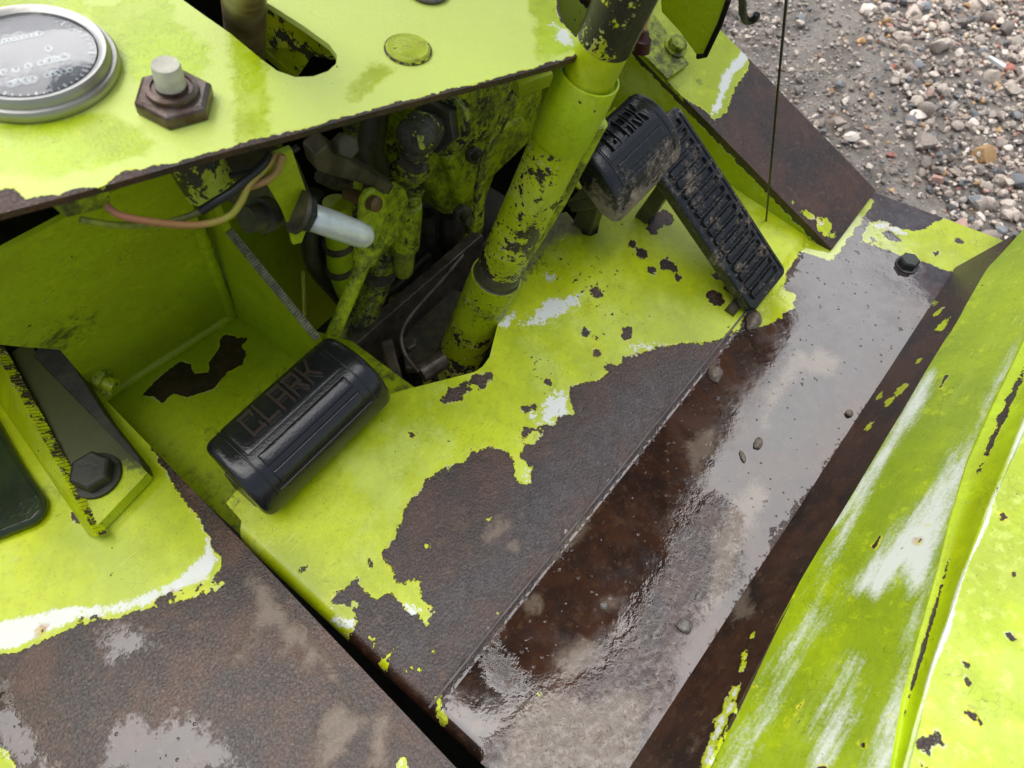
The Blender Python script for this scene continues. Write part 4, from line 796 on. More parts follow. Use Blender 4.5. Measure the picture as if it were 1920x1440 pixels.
# elbow fitting, its nut and the hose that drops from it
e0 = ats(786, 252, 0.268); er = pxw(e0, 40); eh = ats(852, 218, 0.285); ed = (eh - e0).normalized(); dn_ = (ats(768, 330, 0.268) - e0).normalized()
elbow = [(-0.5, 0.72), (-0.35, 0.92), (0.15, 1.0), (0.8, 0.95), (1.05, 0.72)]
mb = MB(); mb.add(*lathe_geo(e0, ed, [(-er, er * 0.45), (-er * 0.9, er * 0.8), (-er * 0.45, er * 1.0), (er * 0.6, er * 0.96), (er * 1.0, er * 0.80), (er * 1.5, er * 0.78)], 8)); mb.add(*lathe_geo(e0, dn_, [(-er, er * 0.5), (-er * 0.7, er * 0.85), (0, er * 0.97), (er * 0.9, er * 0.82), (er * 1.25, er * 0.66)], 8))
mb.build('elbow', worn('greasy elbow', bias=-0.25, rag=1.0, bare='dark', dark=(0.05, 0.048, 0.036), warp=60, rough=0.25, lime=(0.40, 0.47, 0.02)), bay, smooth=False, bevel=0.003)
MB().add(*hex_geo(e0 + ed * er * 1.35, ed, er * 1.25, er * 0.75, 0.2)).build('nut', M['dark'], bay, smooth=False, bevel=0.001)
MB().add(*lathe_geo(e0 + ed * er * 2.1, ed, [(0, er * 1.55), (er * 0.25, er * 1.6), (er * 0.4, er * 1.3), (er * 1.2, er * 1.2)], 28)).build('port_boss', M['lime_filthy'], bay)
h0 = e0 + dn_ * er * 1.1; h1 = ats(770, 345, 0.27); h2 = ats(766, 392, 0.272); h3 = ats(762, 450, 0.275); h4 = ats(756, 506, 0.278)
mb = MB(); dd = (h1 - h0).normalized()
for k in range(5): mb.add(*lathe_geo(h0 + dd * k * 0.0022, dd, [(0, er * 0.62), (0.0008, er * 0.68), (0.0016, er * 0.62), (0.0022, er * 0.62)], 20))
mb.build('thread', M['steel'], bay)
MB().add(*hex_geo(h0 + dd * 0.009, dd, er * 0.86, 0.011, 0.5)).build('nut', M['lime_filthy'], bay, smooth=False, bevel=0.001)
MB().add(*hex_geo(h1 + dd * 0.006, dd, er * 0.78, 0.010, 0.1)).build('nut', M['lime_filthy'], bay, smooth=False, bevel=0.001)
MB().add(*tube_geo(smooth_path([h2 - dd * 0.004, h2, h3, h3 + (h4 - h3) * 0.2], 4), er * 0.72, 20)).build('hose_ferrule', M['lime_dirty'], bay)
hp = [h3, h3.lerp(h4, 0.5), h4, h4 + (h4 - h3).normalized() * 0.006, h4 + (h4 - h3).normalized() * 0.010]
MB().add(*tube_geo(hp, [er * 0.56, er * 0.56, er * 0.55, er * 0.42, er * 0.12], 20)).build('hose_end', worn('tan grimy tube', bias=1, grime=0.35, bare='dark', lime=(0.20, 0.18, 0.06), fade=0), bay)
# steering link: crank, fork, pin and rod
link = thing('steering_link', 'greasy lime fork end and rod hanging from a brown crank arm', 'linkage', ats(700, 420, 0.26))
ck = [ats(x, y, 0.262) for x, y in ((588, 292), (615, 268), (655, 300), (742, 350), (728, 372), (700, 352), (618, 330), (595, 322))]
MB().add(*prism_geo(ck, (0.002, 0.014, 0.004))).build('crank_arm', M['steel'], link, smooth=False, bevel=0.0025)
cbp = ats(640, 272, 0.262); MB().add(*hex_geo(cbp, (-0.1, -1, 0.5), pxw(cbp, 24), 0.012, 0.2)).build('bolt_head', M['dark'], link, smooth=False, bevel=0.001)
def fork_cheek(s, dx):
    q = [(677, 405), (680, 378), (690, 362), (706, 358), (722, 368), (728, 388), (722, 420), (706, 462), (690, 476), (672, 468), (674, 440)]
    return prism_geo([ats(x + dx, y - dx * 0.28, s) for x, y in q], (0.001, 0.006, 0.001))
MB().add(*fork_cheek(0.246, 0)).build('fork_cheek', M['lime_dirty'], link, smooth=False, bevel=0.0022)
MB().add(*fork_cheek(0.262, 40)).build('fork_cheek', M['lime_dirty'], link, smooth=False, bevel=0.0022)
pn_ = ats(700, 381, 0.243); MB().add(*lathe_geo(pn_, (0.05, -1, 0.25), [(-0.03, pxw(pn_, 13)), (0.0, pxw(pn_, 15)), (0.004, pxw(pn_, 15)), (0.005, pxw(pn_, 12))], 20)).build('pin', plain('rusty pin', (0.16, 0.10, 0.04), 0.4, 0.3), link)
rd = [ats(694, 450, 0.254), ats(683, 487, 0.255), ats(682, 489, 0.255), ats(655, 555, 0.262), ats(624, 628, 0.270), ats(600, 690, 0.276)]
MB().add(*tube_geo(rd, [0.0125, 0.0105, 0.0068, 0.0066, 0.0066, 0.0066], 18)).build('rod', M['lime_dirty'], link)
# hoses
def hose(name, label, P, px, s, mat, n=18):
    Q = smooth_path([ats(x, y, s + k) for x, y, k in P], 6); r = pxw(Q[len(Q) // 2], px)
    return tag(MB().add(*tube_geo(Q, r, n)).build(name, mat), label, 'hose')
hose('hydraulic_hose', 'thick black and lime hose behind the fork rod', [(742, 330, 0), (728, 430, 0), (708, 520, 0.0), (672, 610, 0), (640, 690, 0.0)], 28, 0.315, M['lime_filthy'])
hose('hydraulic_hose', 'pale lime curved pipe behind the silver lever', [(632, 380, 0), (636, 450, 0), (640, 505, 0), (662, 560, 0), (690, 600, 0.01)], 25, 0.335, M['lime_shade'])
hose('hydraulic_hose', 'thin black hose bending down behind the gusset edge', [(590, 360, 0), (580, 430, 0), (592, 500, 0), (640, 560, 0.02), (690, 640, 0.05)], 17, 0.36, M['dark'])
hose('hydraulic_hose', 'black hose beside the elbow fitting', [(700, 200, 0), (690, 280, 0), (702, 330, 0), (690, 420, 0)], 30, 0.33, M['dark'])
hose('hydraulic_hose', 'thin brown hose curving beyond the cross bar', [(740, 590, 0), (800, 540, 0), (850, 500, 0), (900, 440, 0)], 11, 0.345, M['steel'])
hose('hydraulic_hose', 'greasy hose between fork rod and column, nearest the cross bar', [(790, 560, 0), (830, 520, 0), (868, 470, 0), (890, 430, 0.02)], 17, 0.31, M['lime_filthy'])
hose('hydraulic_hose', 'dark hose dropping behind the elbow hose into the bay', [(722, 250, 0), (735, 380, 0), (742, 480, 0), (748, 600, 0.02)], 20, 0.35, M['lime_filthy'])
hose('hydraulic_hose', 'short brown hose stub under the valve lug', [(850, 400, 0), (846, 440, 0), (850, 480, 0.01)], 24, 0.33, M['steel'])
for (x, y, s, r_, ax) in ((728, 430, 0.305, 33, (0.3, 0.1, 1)), (708, 520, 0.305, 33, (0.3, 0.1, 1)), (637, 462, 0.328, 30, (0, 0.1, 1)), (640, 505, 0.328, 30, (0, 0.1, 1))):
    p = ats(x, y, s + 0.008); MB().add(*lathe_geo(p, ax, [(0, pxw(p, r_) * 0.9), (0.0005, pxw(p, r_)), (0.008, pxw(p, r_)), (0.0085, pxw(p, r_) * 0.9)], 20)).build('hose_clamp', M['steel'], bay)
for (pts, px_, mt) in (([(660, 210), (668, 300), (660, 380), (668, 470)], 20, 'lime_filthy'), ([(800, 400), (806, 450), (820, 500), (800, 560)], 14, 'dark'), ([(600, 330), (640, 345), (690, 330), (720, 300)], 13, 'steel'), ([(940, 420), (900, 470), (860, 540), (820, 600)], 9, 'steel'), ([(690, 560), (740, 540), (800, 480), (860, 440)], 10, 'dark')):
    Q = smooth_path([ats(x, y, 0.338) for x, y in pts], 6); MB().add(*tube_geo(Q, pxw(Q[3], px_), 14)).build('pipe', M[mt], bay)
# cross bar with fin, plate, spigot under the column foot
xb = thing('cross_member', 'dark greasy steel cross bar and flanges under the steering column', 'bracket', atz(760, 600, -0.05))
ba, bb2 = atz(660, 652, 0.0), atz(905, 440, 0.0)
MB().add(*prism_geo([ba, bb2, bb2 + Vector((0.0, 0.013, 0)), ba + Vector((0, 0.013, 0))], (0, 0, -0.085))).build('cross_bar', M['steel'], xb, smooth=False, bevel=0.001)
MB().add(*prism_geo([atz(712, 640, -.012), atz(735, 632, -.012), atz(764, 742, -.012), atz(742, 745, -.012)], (0, 0, -0.03))).build('fin', M['steel'], xb, smooth=False, bevel=0.003)
MB().add(*prism_geo([atz(x, y, -0.05) for x, y in ((750, 640), (800, 560), (850, 540), (900, 560), (880, 660), (800, 690), (760, 690))], (0, 0, -0.012))).build('flange_plate', M['dark'], xb, smooth=False, bevel=0.002)
fb = atz(768, 648, -0.05); MB().add(*hex_geo(fb, (0, 0, 1), pxw(fb, 16), 0.008, 0.2)).build('bolt_head', M['steel'], xb, smooth=False, bevel=0.001)
MB().add(*tube_geo([atz(832, 672, -0.03), atz(788, 700, -0.03)], pxw(fb, 19), 18)).build('spigot', M['steel'], xb)
MB().add(*lathe_geo(c0 - cax * 0.05, cax, [(0, rl_ * 1.55), (0.012, rl_ * 1.6), (0.02, rl_ * 1.25)], 32)).build('column_flange', M['dark'], xb)
MB().add(*prism_geo([atz(790, 620, -.11), atz(920, 520, -.11), atz(960, 640, -.11), atz(880, 730, -.11), atz(760, 740, -.11)], (0, 0, -0.02))).build('lower_plate', M['dark'], xb, smooth=False)
# bowden cable that loops in front of the column foot
cabp = smooth_path([atz(868, 478, 0.02), atz(820, 535, 0.015), atz(775, 585, 0.005), atz(753, 625, -0.005), atz(760, 665, -0.015), atz(786, 698, -0.02)], 8)
tag(MB().add(*tube_geo(cabp, 0.0026, 10)).build('control_cable', M['steel']), 'thin grey cable looping down to the spigot at the column foot', 'cable')
# strap in front of the valve
st_ = [ats(x, y, 0.245) for x, y in ((985, 140), (955, 205), (915, 290), (902, 350), (898, 432))]
mb = MB(); V = []; F = []
for i, p in enumerate(st_):
    wv = Vector((0.0072, 0, -0.002)); V += [p - wv, p + wv, p + wv + Vector((0, 0.003, 0)), p - wv + Vector((0, 0.003, 0))]
for i in range(len(st_) - 1):
    for k in range(4): F.append([i * 4 + k, i * 4 + (k + 1) % 4, (i + 1) * 4 + (k + 1) % 4, (i + 1) * 4 + k])
F += [[0, 1, 2, 3], [len(V) - 4, len(V) - 3, len(V) - 2, len(V) - 1]]
tag(mb.add(V, F).build('support_strap', M['lime_filthy'], None, smooth=False, bevel=0.0006), 'narrow dark steel strap hanging between valve and column', 'strap')
tb_ = ats(998, 152, 0.20)
MB().add(*box_geo(tb_, (1, -0.4, 0), (0.4, 1, 0), (0, 0, 1), 0.03, 0.012, 0.012)).build('dash_tab', M['up1'], truck, bevel=0.001)
# braided cord in the slot: outside daylight put into its bright colour
cq = [ats(568, 508, 0.40), ats(571, 592, 0.40)]; mb = MB(); n_ = 16
for i in range(n_):
    p = cq[0].lerp(cq[1], (i + 0.5) / n_); mb.add(*lathe_geo(p - (cq[1] - cq[0]) * (0.5 / n_), (cq[1] - cq[0]) + Vector((0.012, 0, 0)), [(0, 0.0012), ((cq[1] - cq[0]).length / n_ * 0.5, 0.0026), ((cq[1] - cq[0]).length / n_ * 1.02, 0.0012)], 8))
tag(mb.build('twisted_cord', plain('yellow cord brightened for daylight', (0.88, 0.92, 0.12), 0.5, 0, var=0.15)), 'short yellow twisted cord, coloured daylight-bright, in the dark slot right of the gusset', 'cord')

# ------------------------------------------------------------------ under the dash: lever, bracket, wires
lever = thing('toggle_lever', 'silver tapered lever sticking out below the dash edge', 'lever', ats(575, 400, 0.215))
lbp = [ats(x, y, 0.232) for x, y in ((508, 296), (548, 280), (578, 368), (580, 420), (566, 456), (550, 460), (545, 432), (530, 395), (502, 348))]
MB().add(*prism_geo(lbp, (0.001, 0.004, 0.001))).build('lever_bracket', M['lime_shade'], lever, smooth=False, bevel=0.0008)
l0, l1 = ats(566, 400, 0.226), ats(684, 443, 0.205); ld = (l1 - l0).normalized(); lr = pxw(l0, 28)
MB().add(*lathe_geo(l0 - ld * 0.004, ld, [(0, lr * 1.5), (0.003, lr * 1.5), (0.0035, lr * 1.25)], 24)).build('washer', M['steel'], lever)
MB().add(*hex_geo(l0, ld, lr * 1.25, 0.006, 0.2)).build('nut', M['bolt'], lever, smooth=False, bevel=0.0006)
LL = (l1 - l0).length
MB().add(*lathe_geo(l0 + ld * 0.005, ld, [(0, lr * 0.8), (0.003, lr * 0.95), (LL * 0.3, lr * 0.98), (LL * 0.75, lr * 0.95), (LL * 0.92, lr * 0.86), (LL * 0.98, lr * 0.62), (LL, lr * 0.1)], 24)).build('handle', M['silver'], lever)
sw = ats(505, 400, 0.25); swd = Vector((0.9, 0.1, -0.5)).normalized()
MB().add(*lathe_geo(sw - swd * 0.02, swd, [(0, 0.009), (0.012, 0.009), (0.0125, 0.012), (0.02, 0.012), (0.0205, 0.008), (0.034, 0.008)], 18)).build('switch_body', M['dark'], lever)
fl = [(118, 365), (205, 340), (212, 380), (200, 392), (122, 412)]
MB().add(*prism_geo([ats(x, y, 0.262) for x, y in fl], (0.0, 0.02, 0.004))).build('dash_tab', M['lime_dirty'], truck, smooth=False, bevel=0.002)
rel = thing('relay_can', 'small half lime half dark can fixed under the dash', 'relay', ats(365, 345, 0.27))
rp_ = ats(372, 322, 0.272)
MB().add(*lathe_geo(rp_ + Vector((0, 0, 0.03)), (0.02, -0.10, -1), [(0, 0.016), (0.030, 0.0165), (0.042, 0.0165), (0.046, 0.013), (0.047, 0.004)], 24)).build('can', worn('flaked dark can', bias=-0.1, rag=1.0, bare='dark', dark=(0.03, 0.035, 0.025), warp=26, lime=(0.4, 0.55, 0.01)), rel)
def wire(name, label, P, r, mat):
    Q = smooth_path([ats(x, y, s) for x, y, s in P], 8); return tag(MB().add(*tube_geo(Q, r, 10)).build(name, mat), label, 'wire')
M['wblack'] = plain('black wire', (0.012, 0.013, 0.012), 0.4, 0, var=0.3)
M['wcop'] = plain('faded copper red wire', (0.42, 0.17, 0.085), 0.45, 0, col2=(0.33, 0.35, 0.03), scale=13)
M['wlime'] = plain('overspray lime wire', (0.30, 0.36, 0.03), 0.5, 0, col2=(0.10, 0.10, 0.02), scale=60)
wire('cable', 'black sheathed wire slanting from the lever bracket down to the left', [(505, 288, 0.235), (490, 310, 0.232), (440, 355, 0.232), (405, 378, 0.235), (376, 396, 0.24)], 0.0028, M['wblack'])
wire('cable', 'lime oversprayed wire continuing left along the recess wall', [(378, 395, 0.24), (340, 410, 0.245), (290, 420, 0.25), (220, 422, 0.255), (150, 412, 0.26)], 0.0021, M['wlime'])
wire('cable', 'copper red wire sagging below the black sheathed wire', [(520, 288, 0.232), (497, 316, 0.232), (468, 345, 0.230), (452, 378, 0.230), (430, 405, 0.232), (385, 420, 0.236), (330, 421, 0.24), (262, 412, 0.245), (222, 402, 0.25), (198, 385, 0.255)], 0.0022, M['wcop'])
wire('cable', 'short red and yellow wire curled beside the lever bracket', [(530, 290, 0.228), (520, 320, 0.228), (500, 338, 0.23), (468, 350, 0.234)], 0.0024, M['wcop'])
wire('cable', 'thin dark wire tucked under the dash edge', [(560, 275, 0.235), (520, 300, 0.24), (480, 318, 0.245), (430, 330, 0.25)], 0.002, M['wblack'])
MB().add(*prism_geo([ats(x, y, 0.29) for x, y in ((440, 330), (560, 300), (600, 400), (590, 440), (520, 420), (430, 380))], (0, 0.03, 0))).build('switch_bracket', M['dark'], truck, smooth=False, bevel=0.002)
# parts seen through the window in the dash
hole_rod = tag(MB().add(*tube_geo([atz(455, -80, 0.43), atz(457, 0, 0.37), atz(462, 110, 0.29), atz(464, 200, 0.22)], [0.0135, 0.0135, 0.0135, 0.0135], 24)).build('brown_tube', plain('tan brown tube', (0.26, 0.20, 0.12), 0.4, 0.2, col2=(0.10, 0.065, 0.035), scale=34)), 'brown rusty upright tube seen through the dash window', 'tube')
tag(MB().add(*prism_geo([atz(490, -20, 0.335), atz(640, 90, 0.325), atz(640, 112, 0.30), atz(590, 104, 0.30), atz(560, 150, 0.26), atz(490, 90, 0.28)], (0.0, 0.012, -0.006))).build('angle_plate', worn('lime and bare angle plate', bias=0.2, rag=1.2, bare='dark', dark=(0.03, 0.035, 0.03), warp=30, whitebase=-0.5), None, smooth=False, bevel=0.002), 'half bare lime plate behind the brown tube in the dash window', 'plate')
MB().add(*box_geo((0.30, 0.50, 0.18), (1, 0, 0), (0, 1, 0), (0, 0, 1), 1.0, 0.006, 0.36)).build('added_bulkhead', M['black'], truck, smooth=False)  # black wall added behind the dash to block light

# ------------------------------------------------------------------ top right: hanging bracket, bolt, plug, hook, thin rod
hb = [att(x, y, 0.60) for x, y in ((1236, -60), (1400, -60), (1366, 0), (1350, 45), (1322, 104), (1308, 106), (1275, 60), (1240, 22))]
HB = MB().add(*prism_geo(hb, (0.004, 0, 0.0))).build('hanging_bracket', worn('shaded lime bracket', bias=1.8, chips=0.03, fade=0.0, lime=(0.40, 0.54, 0.006), bare='dark'), truck, smooth=False, bevel=0.0006)  # the bracket's shade is put into its darker lime
hbe = [att(x, y, 0.5995) for x, y in ((1366, 0), (1350, 45), (1322, 104), (1308, 106))]
MB().add(*tube_geo([p for p in hbe], 0.0027, 8)).build('bracket_edge', M['black'], HB)
bfl = [rm.w(a, b, 0.004) for a, b in ((-0.004, 0.262), (0.034, 0.258), (0.05, 0.33), (-0.005, 0.34))]
BF = MB().add(*prism_geo(bfl, rm.n * 0.003)).build('bracket_foot', M['lime_dirty'], truck, smooth=False, bevel=0.0008)
bo = at(1266, 88, rm.w(0, 0, 0.0075), rm.n); MB().add(*lathe_geo(bo, rm.n, [(0, 0.0135), (0.002, 0.0135), (0.0022, 0.012)], 24)).build('washer', M['lime_dirty'], BF)
MB().add(*hex_geo(bo + rm.n * 0.0022, rm.n, 0.0105, 0.008, 0.4)).build('bolt_head', M['lime_dirty'], BF, smooth=False, bevel=0.0007)
pg = ats(1207, 75, 0.19); plug = thing('warning_lamp', 'small dark red plug on a thin wire beside the column top', 'lamp', pg)
MB().add(*lathe_geo(pg - Vector((0, 0, 0.004)), (0.05, 0.05, 1), [(-0.008, 0.006), (-0.007, 0.0075), (0.004, 0.0072), (0.006, 0.005), (0.012, 0.0035)], 20)).build('plug', plain('dark red plastic', (0.055, 0.012, 0.012), 0.3, 0, var=0.3), plug)
MB().add(*tube_geo(smooth_path([ats(1210, 58, 0.19), ats(1214, 40, 0.192), ats(1222, 15, 0.195), ats(1230, -30, 0.2)], 5), 0.0011, 8)).build('lead', M['wcop'], plug)
M['wirerod'] = plain('dark steel rod', (0.02, 0.02, 0.02), 0.35, 0.4, var=0.3)
tag(MB().add(*tube_geo(smooth_path([atz(1436, 418, 0.004), ats(1452, 240, 0.055), ats(1463, 120, 0.055), ats(1478, -40, 0.055), ats(1492, -220, 0.055)], 5), 0.0011, 8)).build('thin_rod', M['wirerod']), 'thin upright dark rod standing between accelerator and side wall', 'rod')
hk = smooth_path([ats(1386, -60, 0.06), ats(1392, 0, 0.06), ats(1393, 25, 0.06), ats(1399, 38, 0.06), ats(1409, 39, 0.058), ats(1417, 33, 0.056), ats(1419, 26, 0.056)], 6)
tag(MB().add(*tube_geo(hk, 0.0024, 10)).build('hook', M['wirerod']), 'black wire hook hanging in front of the gravel at the top edge', 'hook')

# ------------------------------------------------------------------ engine cover at the right
cover = thing('engine_cover', 'large lime engine cover with white scuffs rising at the right', 'engine cover', (0.4, -0.2, 0.05))
Ea, Eb, Ec = Vector((0.668, -0.171, 0.049)), Vector((0.258, -0.174, 0.057)), Vector((0.296, -0.238, 0.123))
cn = (Ea - Eb).cross(Ec - Eb).normalized(); cn = cn if cn.z > 0 else -cn
cf = Plane(Eb, cn, Ea - Eb)
E0 = [(2040, 285), (1930, 418), (1852, 503), (1800, 590), (1740, 690), (1500, 1090), (1390, 1300), (1320, 1440), (1255, 1570)]
E1 = [(2030, 400), (1960, 550), (1920, 633), (1866, 745), (1813, 862), (1784, 960), (1757, 1070), (1722, 1193), (1690, 1310), (1669, 1440), (1648, 1570)]
wst = M_poly(cf, [[(1640, 880), (1592, 960), (1500, 1160), (1430, 1290), (1345, 1450), (1385, 1450), (1460, 1300), (1530, 1170), (1612, 960)], [(1715, 950), (1660, 1030), (1610, 1100), (1650, 1110), (1690, 1070), (1712, 1120), (1700, 1230), (1670, 1330), (1640, 1450), (1668, 1450), (1692, 1310), (1724, 1190), (1758, 1070), (1786, 955), (1815, 860), (1868, 745), (1925, 620), (1905, 640), (1845, 770), (1775, 870)], [(1600, 1220), (1570, 1290), (1530, 1430), (1545, 1440), (1590, 1310), (1620, 1240)], [(1660, 560), (1760, 640), (1700, 740), (1560, 960), (1570, 980), (1720, 740)] if False else [(1742, 700), (1700, 765), (1560, 985), (1572, 990), (1712, 765), (1750, 700)]])
wmap = lambda P: np.maximum(wst(P) * 0.6 - 0.1, -1.3)
cpaint = M_minus(lambda P: np.full(len(P), 4.0), M_poly(cf, [[(1650, 1000), (1632, 1030), (1636, 1034), (1655, 1002)], [(1775, 700), (1760, 725), (1764, 727), (1780, 702)], [(1500, 1310), (1465, 1365), (1470, 1368), (1506, 1312)]], [(1415, 1285, 5), (1445, 1282, 3), (1684, 1140, 3), (1543, 1450, 14), (1670, 1345, 5), (1722, 1015, 6), (1598, 1352, 6), (1620, 1395, 7), (1490, 1120, 4), (1735, 985, 4), (1560, 1180, 3)], unit=0.008))
crust = cpaint
cpale = lambda P: np.clip((P[:, 0] - 0.20) * 12, -1.0, -0.6)
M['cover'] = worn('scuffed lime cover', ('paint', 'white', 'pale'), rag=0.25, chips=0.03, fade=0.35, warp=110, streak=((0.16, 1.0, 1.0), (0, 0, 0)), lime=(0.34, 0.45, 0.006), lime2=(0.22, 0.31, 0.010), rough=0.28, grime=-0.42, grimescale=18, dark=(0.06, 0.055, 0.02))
sheet('cover_face', cf, cf.px(E0 + E1[::-1]), 0.005, M['cover'], cover, dict(paint=cpaint, white=wmap, pale=cpale), thick=0.003, wave=0.0012)
gn = Vector((0, 0.30, 0.95)).normalized(); gpnt = at(1757, 1070, Eb, cn)
gs = Plane(gpnt, gn, Ea - Eb)
# the fold: second strip shares the first one's upper edge, then the top
E1w = [at(x, y, Eb, cn) for x, y in E1]
E2 = [(2040, 545), (1985, 660), (1924, 787), (1886, 875), (1850, 965), (1824, 1032), (1800, 1096), (1760, 1215), (1724, 1330), (1694, 1440), (1660, 1570)]
sn_ = Vector((0, 0.80, 0.60)).normalized()
E2w = [at(x, y, p, sn_) for (x, y), p in zip(E2, E1w)]
def strip(name, A, B, m, mat, parent, maps=None, bul=0.0):
    """ruled strip between two edges, resampled, with a slight bulge"""
    def res(P, n):
        P = [Vector(p) for p in P]; L = [0]
        for i in range(1, len(P)): L.append(L[-1] + (P[i] - P[i - 1]).length)
        tt = np.linspace(0, L[-1], n); return [Vector([np.interp(t, L, [p[k] for p in P]) for k in range(3)]) for t in tt]
    n = 150; A = res(A, n); B = res(B, n); V = []; F = []; ac = []; al = []
    for i in range(n):
        for j in range(m):
            f = j / (m - 1); p = A[i].lerp(B[i], f); V.append(p + Vector((0, 0.2, 1)) * bul * math.sin(math.pi * f)); ac.append(f); al.append(i / (n - 1))
    for i in range(n - 1):
        for j in range(m - 1): F.append([i * m + j, (i + 1) * m + j, (i + 1) * m + j + 1, i * m + j + 1])
    ac = np.array(ac); al = np.array(al); at_ = {k: f(ac, al) for k, f in (maps or {}).items()}; at_.setdefault('none_', ac)
    o = obj(name, V, F, mat, parent, attrs=at_, sharp=60); md = o.modifiers.new('thick', 'SOLIDIFY'); md.thickness = 0.003; md.offset = 1 if o.data.polygons[0].normal.z < 0 else -1
    return o
M['fold'] = worn('lime folded edge', ('paint', 'white'), rag=0.9, chips=0.05, fade=0.1, warp=90, bare='dark', dark=(0.03, 0.022, 0.015), streak=((0.2, 1, 1), (0, 0, 0)), lime=(0.50, 0.70, 0.004))
strip('cover_fold', E1w, E2w, 14, M['fold'], cover, dict(paint=lambda f, l: np.clip((np.abs(f - 0.42) - 0.03 - 0.06 * np.sin(l * 17 + 1)) * 8, -1.2, 3), white=lambda f, l: np.clip((f - 0.95) * 9 - 0.25 + 0.5 * np.sin(l * 31) * np.sin(l * 13), -2, 1.2)), bul=-0.004)
E3w = [p + Vector((0.02, -0.30, 0.035)) for p in E2w]
tpl = Plane(E2w[5], (E2w[9] - E2w[2]).cross(E3w[5] - E2w[5]) * (1 if (E2w[9] - E2w[2]).cross(E3w[5] - E2w[5]).z > 0 else -1), Ea - Eb)
tpatch = [(1880, 970, 9), (1897, 1193, 9), (1740, 1385, 12), (1752, 1375, 10), (1730, 1400, 11), (1765, 1395, 8), (1820, 1340, 12), (1835, 1355, 8), (1796, 1125, 4), (1787, 1228, 4), (1770, 1280, 5), (1882, 1355, 5), (1745, 1320, 8), (1725, 1318, 7), (1735, 1440, 10), (1900, 1075, 5), (1815, 1245, 8), (1812, 1280, 9)]
tp2d = lambda V_: [((p - tpl.p).dot(tpl.u), (p - tpl.p).dot(tpl.v)) for p in V_]
tout = tp2d(E2w) + tp2d(E3w)[::-1]
e2l = np.array(tp2d(E2w))
def twhite(P):
    d = np.full(len(P), 9.0)
    for i in range(len(e2l) - 1):
        a, b = e2l[i], e2l[i + 1]; e = b - a; t = np.clip(((P - a) @ e) / (e @ e), 0, 1); d = np.minimum(d, np.hypot(*(P - a - t[:, None] * e).T))
    return (0.0016 + 0.0012 * np.sin(P[:, 0] * 70) - d) / 0.003
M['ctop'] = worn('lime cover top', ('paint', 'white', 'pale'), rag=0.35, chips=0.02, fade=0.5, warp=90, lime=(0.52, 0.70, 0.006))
sheet('cover_top', tpl, tout, 0.005, M['ctop'], cover, dict(paint=M_minus(lambda P: np.full(len(P), 4.0), M_poly(tpl, [], tpatch, unit=0.008)), white=twhite, pale=lambda P: np.full(len(P), -0.15)), thick=0.003, wave=0.001)
MB().add(*prism_geo([Vector((-0.1, -0.20, 0.0)), Vector((0.9, -0.20, 0.0)), Vector((0.9, -0.50, 0.0)), Vector((-0.1, -0.50, 0.0))], (0, 0, 0.04))).build('cover_base', M['edge'], cover, smooth=False)

# unseen cowl side, added to keep the recess in shade
MB().add(*box_geo((-0.34, 0.42, 0.19), (1, 0, 0), (0, 1, 0), (0, 0, 1), 0.006, 0.36, 0.34)).build('added_cowl_side', M['lime_shade'], truck, smooth=False)

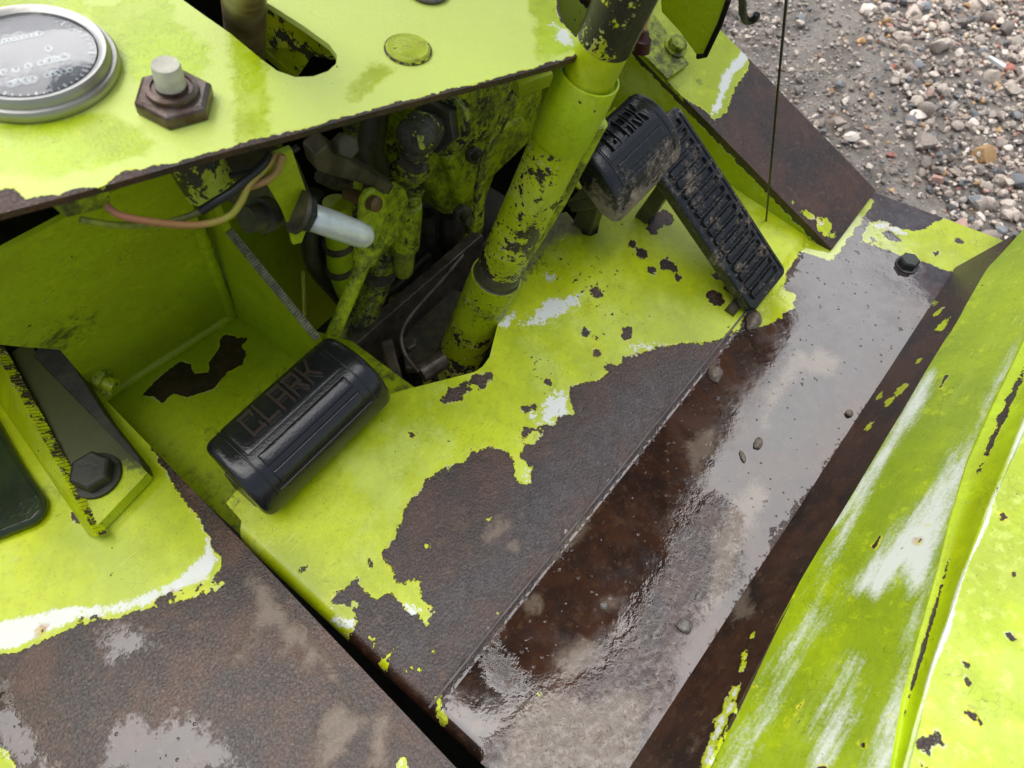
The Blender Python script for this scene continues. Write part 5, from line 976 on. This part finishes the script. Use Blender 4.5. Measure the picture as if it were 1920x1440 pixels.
# ------------------------------------------------------------------ small loose things
def lump(name, label, cat, p, r, mat, seed, flat=0.6, stretch=(1, 1), ang=0.0, amp=0.25):
    bm = bmesh.new(); bmesh.ops.create_icosphere(bm, subdivisions=3, radius=1); V = []
    for v in bm.verts:
        c = v.co.copy(); c *= 1 + amp * mnoise.noise(c * 1.3 + Vector((seed, 0, 0))) + amp * 0.5 * mnoise.noise(c * 3.1 + Vector((0, seed, 0)))
        x, y = c.x * stretch[0], c.y * stretch[1]; V.append(Vector(p) + Vector((x * math.cos(ang) - y * math.sin(ang), x * math.sin(ang) + y * math.cos(ang), c.z * flat + flat * 0.45)) * r)
    F = [[v.index for v in f.verts] for f in bm.faces]; bm.free()
    return tag(obj(name, V, F, mat, org=p, sharp=60), label, cat)
M['mud'] = plain('wet brown mud', (0.10, 0.078, 0.055), 0.22, 0, col2=(0.20, 0.16, 0.12), scale=180, bump=0.001, bscale=400)
M['stone'] = plain('wet grey stone', (0.12, 0.115, 0.10), 0.15, 0, col2=(0.22, 0.20, 0.17), scale=260, bump=0.0008, bscale=500)
lump('pebble', 'round grey pebble in the bubbly puddle near the riser', 'pebble', atz(1284, 1174, 0), pxw(atz(1284, 1174), 14), M['stone'], 3, 0.7)
lump('pebble', 'small pale pebble in the middle of the brown pan', 'pebble', atz(1132, 1136, 0), pxw(atz(1132, 1136), 7), M['stone'], 9, 0.6)
lump('mud_clod', 'dark mud clod on the crease right of the toe board', 'mud clod', atz(1340, 702, 0), pxw(atz(1340, 702), 18), M['mud'], 5, 0.5, (1.0, 0.8), 0.5)
lump('mud_clod', 'oval mud clod lying on the sky blue wet part of the pan', 'mud clod', atz(1421, 832, 0), pxw(atz(1421, 832), 13), M['mud'], 6, 0.35, (1.0, 0.6), 0.2)
lump('mud_clod', 'long thin mud clod left of the oval one on the wet pan', 'mud clod', atz(1392, 856, 0), pxw(atz(1392, 856), 10), M['mud'], 7, 0.35, (1.2, 0.5), 0.9)
lump('mud_clod', 'wet mud clod under the heel of the accelerator', 'mud clod', atz(1412, 604, 0), pxw(atz(1412, 604), 17), M['mud'], 8, 0.6, (1.2, 0.8), 0.3)
lump('mud_clod', 'small mud crumb at the foot of the riser beside the lime edge', 'mud clod', atz(1592, 775, 0.001), pxw(atz(1592, 775), 7), M['mud'], 11, 0.6)
lump('mud_clod', 'mud crumb on the toe board above the crease', 'mud clod', floor.w(*floor.px([(1222, 688)])[0]), pxw(atz(1222, 688), 11), M['mud'], 12, 0.5)
cs = [atz(x, y, GZ + 0.022) for x, y in ((1849, 112), (1853, 109), (1884, 127), (1880, 133))]
tag(MB().add(*prism_geo(cs, (0, 0, 0.008))).build('plastic_strip', plain('white plastic', (0.72, 0.74, 0.73), 0.4, 0, var=0.15), bevel=0.0015), 'white plastic strip lying among the gravel stones', 'strip')
